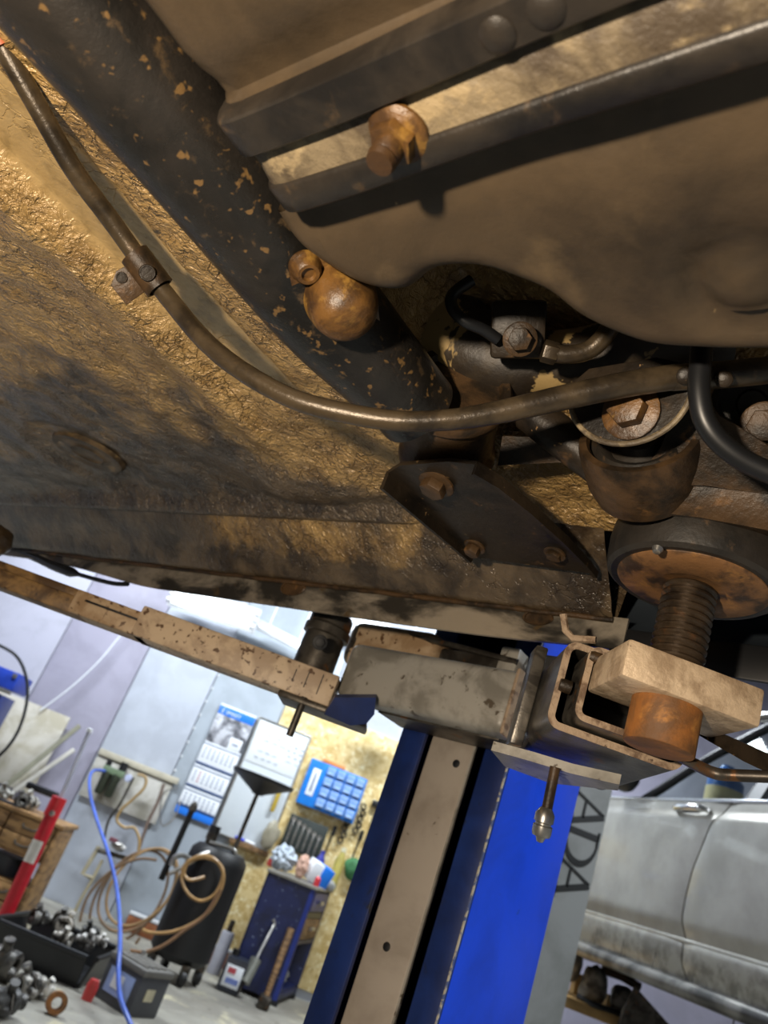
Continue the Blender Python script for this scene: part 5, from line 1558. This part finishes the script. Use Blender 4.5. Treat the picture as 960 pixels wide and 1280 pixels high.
# red jack post
jk = root('jack_post', 'red upright jack post with white sticker and chrome rod', 'jack', (-1.05, 4.62, -EYE), M_ROOM)
JY = 4.6
ja, jb_ = RY(75, 997, JY), RY(-6, 1172, JY)
jx = (ja.x + jb_.x) / 2
obj('tube', MB().tube([ja, (ja + jb_) / 2, Vector((jb_.x, JY, -EYE))], .036, 18), plain('jack_red', '#c41f2c', .35, var=.15), jk, M_ROOM)
obj('collar', MB().tube([ja + Vector((0, 0, -.10)), ja + Vector((0, 0, .0))], .041, 18), plain('jack_red_b', '#cf2a30', .35), jk, M_ROOM)
obj('bolt', MB().hexa(frame(ja + Vector((.012, -.041, -.08)), (0, -1, 0)), .015, .02), MT['steel'], jk, M_ROOM)
ra0, ra1 = RY(76, 997, JY), RY(112, 913, JY)
obj('rod', MB().tube([ra0, ra1], .011, 10), plain('rod_grey', '#b7bccb', .3, .3), jk, M_ROOM)
obj('rod_cap', MB().lathe([(0, -.01), (.018, -.01), (.018, .008), (0, .012)], frame(ra1, (0, 0, 1)), 12), MT['white'], jk, M_ROOM)
sk = RY(36, 1062, JY)
ax_ = (ja - jb_).normalized()
ms = frame(ja + (jb_ - ja) * .40, ax_, (1, 0, 0))
obj('sticker', MB().lathe([(.0368, -.055), (.0372, -.055), (.0372, .055), (.0368, .055)], ms, 12, -pi * .85, -pi * .25), plain('sticker_white', '#ddd8cc', .5), jk, M_ROOM)

# battery
bt = root('car_battery', 'grey car battery with white label on the floor', 'battery', (-.30, 4.62, -EYE), M_ROOM)
b0 = RZ(160, 1270, -EYE); b1 = RZ(128, 1232, -EYE); b2 = RZ(197, 1228, -EYE)
lx = (b0 - b1).length
b0 = RZ(158, 1272, -EYE)
lx = .25
mbt = frame((b0.x, b0.y, -EYE), (0, 0, 1), (.80, -.60, 0))
bw, bh, bd2 = .24, .17, .20
M_BAT = plain('battery_grey', '#4a4b50', .45)
obj('case', MB().box((-bw / 2, bd2 / 2 + .0, bh / 2), (bw, bd2, bh), mbt, bev=.008), M_BAT, bt, M_ROOM)
obj('lid', MB().box((-bw / 2, bd2 / 2, bh + .012), (bw + .012, bd2 + .012, .03), mbt, bev=.006), plain('lid_grey', '#6f6d68', .5), bt, M_ROOM)
for i in range(4):
    obj('cell_cap', MB().box((-bw / 2, .035 + i * .043, bh + .03), (bw * .8, .02, .012), mbt, bev=.004), plain('cap_grey', '#827f78', .5), bt, M_ROOM)
lb_ = obj('label', MB().box((-bw / 2, -.002, bh * .55), (bw * .7, .003, bh * .6), mbt), plain('label_pale', '#9db1e0', .4), bt, M_ROOM, label='pale blue label')
obj('label_print', MB().box((-bw * .55, -.0045, bh * .58), (bw * .3, .002, bh * .35), mbt), M_PAPER, lb_, M_ROOM)
obj('side_label', MB().box((.002, bd2 * .45, bh * .55), (.003, .06, .05), mbt), plain('label_cream', '#cfc6a6', .5), bt, M_ROOM, label='small cream label')
obj('terminal', MB().lathe([(0, 0), (.013, 0), (.011, .03), (0, .03)], frame(mbt @ Vector((-bw * .85, bd2 * .85, bh + .025)), (0, 0, 1)), 12), MT['steel'], bt, M_ROOM)

# black crate of parts on the floor
cr = root('parts_crate', 'black crate full of engine parts beside the battery', 'crate', (-.75, 4.45, -EYE), M_ROOM)
ca, cb2, cc2 = RY(12, 1186, 4.55), RY(108, 1222, 4.3), None
def cw(u, v, h):
    base = Vector((-.985, 4.42, -EYE)) + Vector((.46, -.05, 0)) * u + Vector((.05, .40, 0)) * v
    return base + Vector((0, 0, h))
Hc = .135
def wall_(p, q, name='side'):
    n = (Vector(q) - Vector(p)).cross(Vector((0, 0, 1))).normalized() * .012
    P4 = [cw(*p_, 0) for p_ in ()]
for (u0, v0, u1, v1) in ((0, 0, 1, 0), (1, 0, 1, 1), (1, 1, 0, 1), (0, 1, 0, 0)):
    a, b = cw(u0, v0, .0), cw(u1, v1, .0)
    mid_ = cw(.5, .5, 0)
    flo = (a + b) / 2 - mid_
    flo.z = 0
    flo = flo.normalized() * .03
    sd = obj('side', MB().loft([[a, b, b + flo + Vector((0, 0, Hc)), a + flo + Vector((0, 0, Hc))], [a + flo * .4, b + flo * .4, b + flo * 1.4 + Vector((0, 0, Hc)), a + flo * 1.4 + Vector((0, 0, Hc))]]), MT['black'], cr, M_ROOM)
    obj('rim', MB().tube([a + flo * 1.2 + Vector((0, 0, Hc)), b + flo * 1.2 + Vector((0, 0, Hc))], .013, 8), MT['black'], cr, M_ROOM)
obj('bottom', MB().poly3([cw(0, 0, .01), cw(1, 0, .01), cw(1, 1, .01), cw(0, 1, .01)], .008), MT['black'], cr, M_ROOM)
random.seed(11)
lab_c = ['bright cream cast part at the centre of the black crate', 'grey cast part at the left in the black crate', 'shiny collar at the right in the black crate', 'dull cast part at the back of the black crate', 'steel housing near the front of the black crate', 'dark lump at the rear right of the black crate', 'small white part at the right end of the crate']
spots = ((.50, .5, .16, .06, '#cfc8bb'), (.2, .5, .15, .055, '#7f7c76'), (.82, .35, .15, .05, '#a9a7a2'), (.35, .8, .15, .06, '#716e68'), (.6, .25, .13, .05, '#b6b1a6'), (.72, .75, .16, .05, '#33332f'), (.9, .7, .16, .035, '#d6d3cc'))
for i, (u, v, h, r, c) in enumerate(spots):
    metal_part('engine_part', cw(u, v, h - .02), r * 1.15, 50 + i, c, lab_c[i], 'part', 'engine parts in the crate')
for i, (x, y, Y, r, c, lab) in enumerate(((-8, 1222, 4.05, .10, '#5b5852', 'grey engine casting left of the black crate'), (26, 1252, 3.95, .075, '#8f8b83', 'shiny engine casting in front of the black crate'), (44, 1256, 4.0, .055, '#c8c4ba', 'pale cylindrical part before the black crate'), (0, 1268, 3.6, .08, '#4b4a48', 'dark engine cover at the lower left corner'))):
    p = RY(x, y, Y)
    r2 = (p.z + EYE)
    p.z = max(p.z, -EYE + r * .9)
    metal_part('engine_casting', (p.x, p.y, -EYE), r, 70 + i, c, lab, 'casting', 'engine castings on the floor')
p = RZ(64, 1268, -EYE)
obj('bearing_ring', MB().lathe([(.022, -.02), (.042, -.02), (.042, .02), (.022, .02), (.022, -.02)], frame((p.x, p.y, -EYE + .043), (.3, -1, .15)), 20), MT['drust'], None, M_ROOM, label='rusty ring standing in front of the crate', cat='ring')
p = RZ(108, 1250, -EYE)
obj('red_cap', MB().lathe([(0, 0), (.026, 0), (.028, .06), (.02, .085), (0, .085)], frame((p.x, p.y, -EYE), (0, 0, 1)), 16), plain('cap_red_b', '#c8403c', .4), None, M_ROOM, label='red cap on the floor between crate and battery', cat='cap')
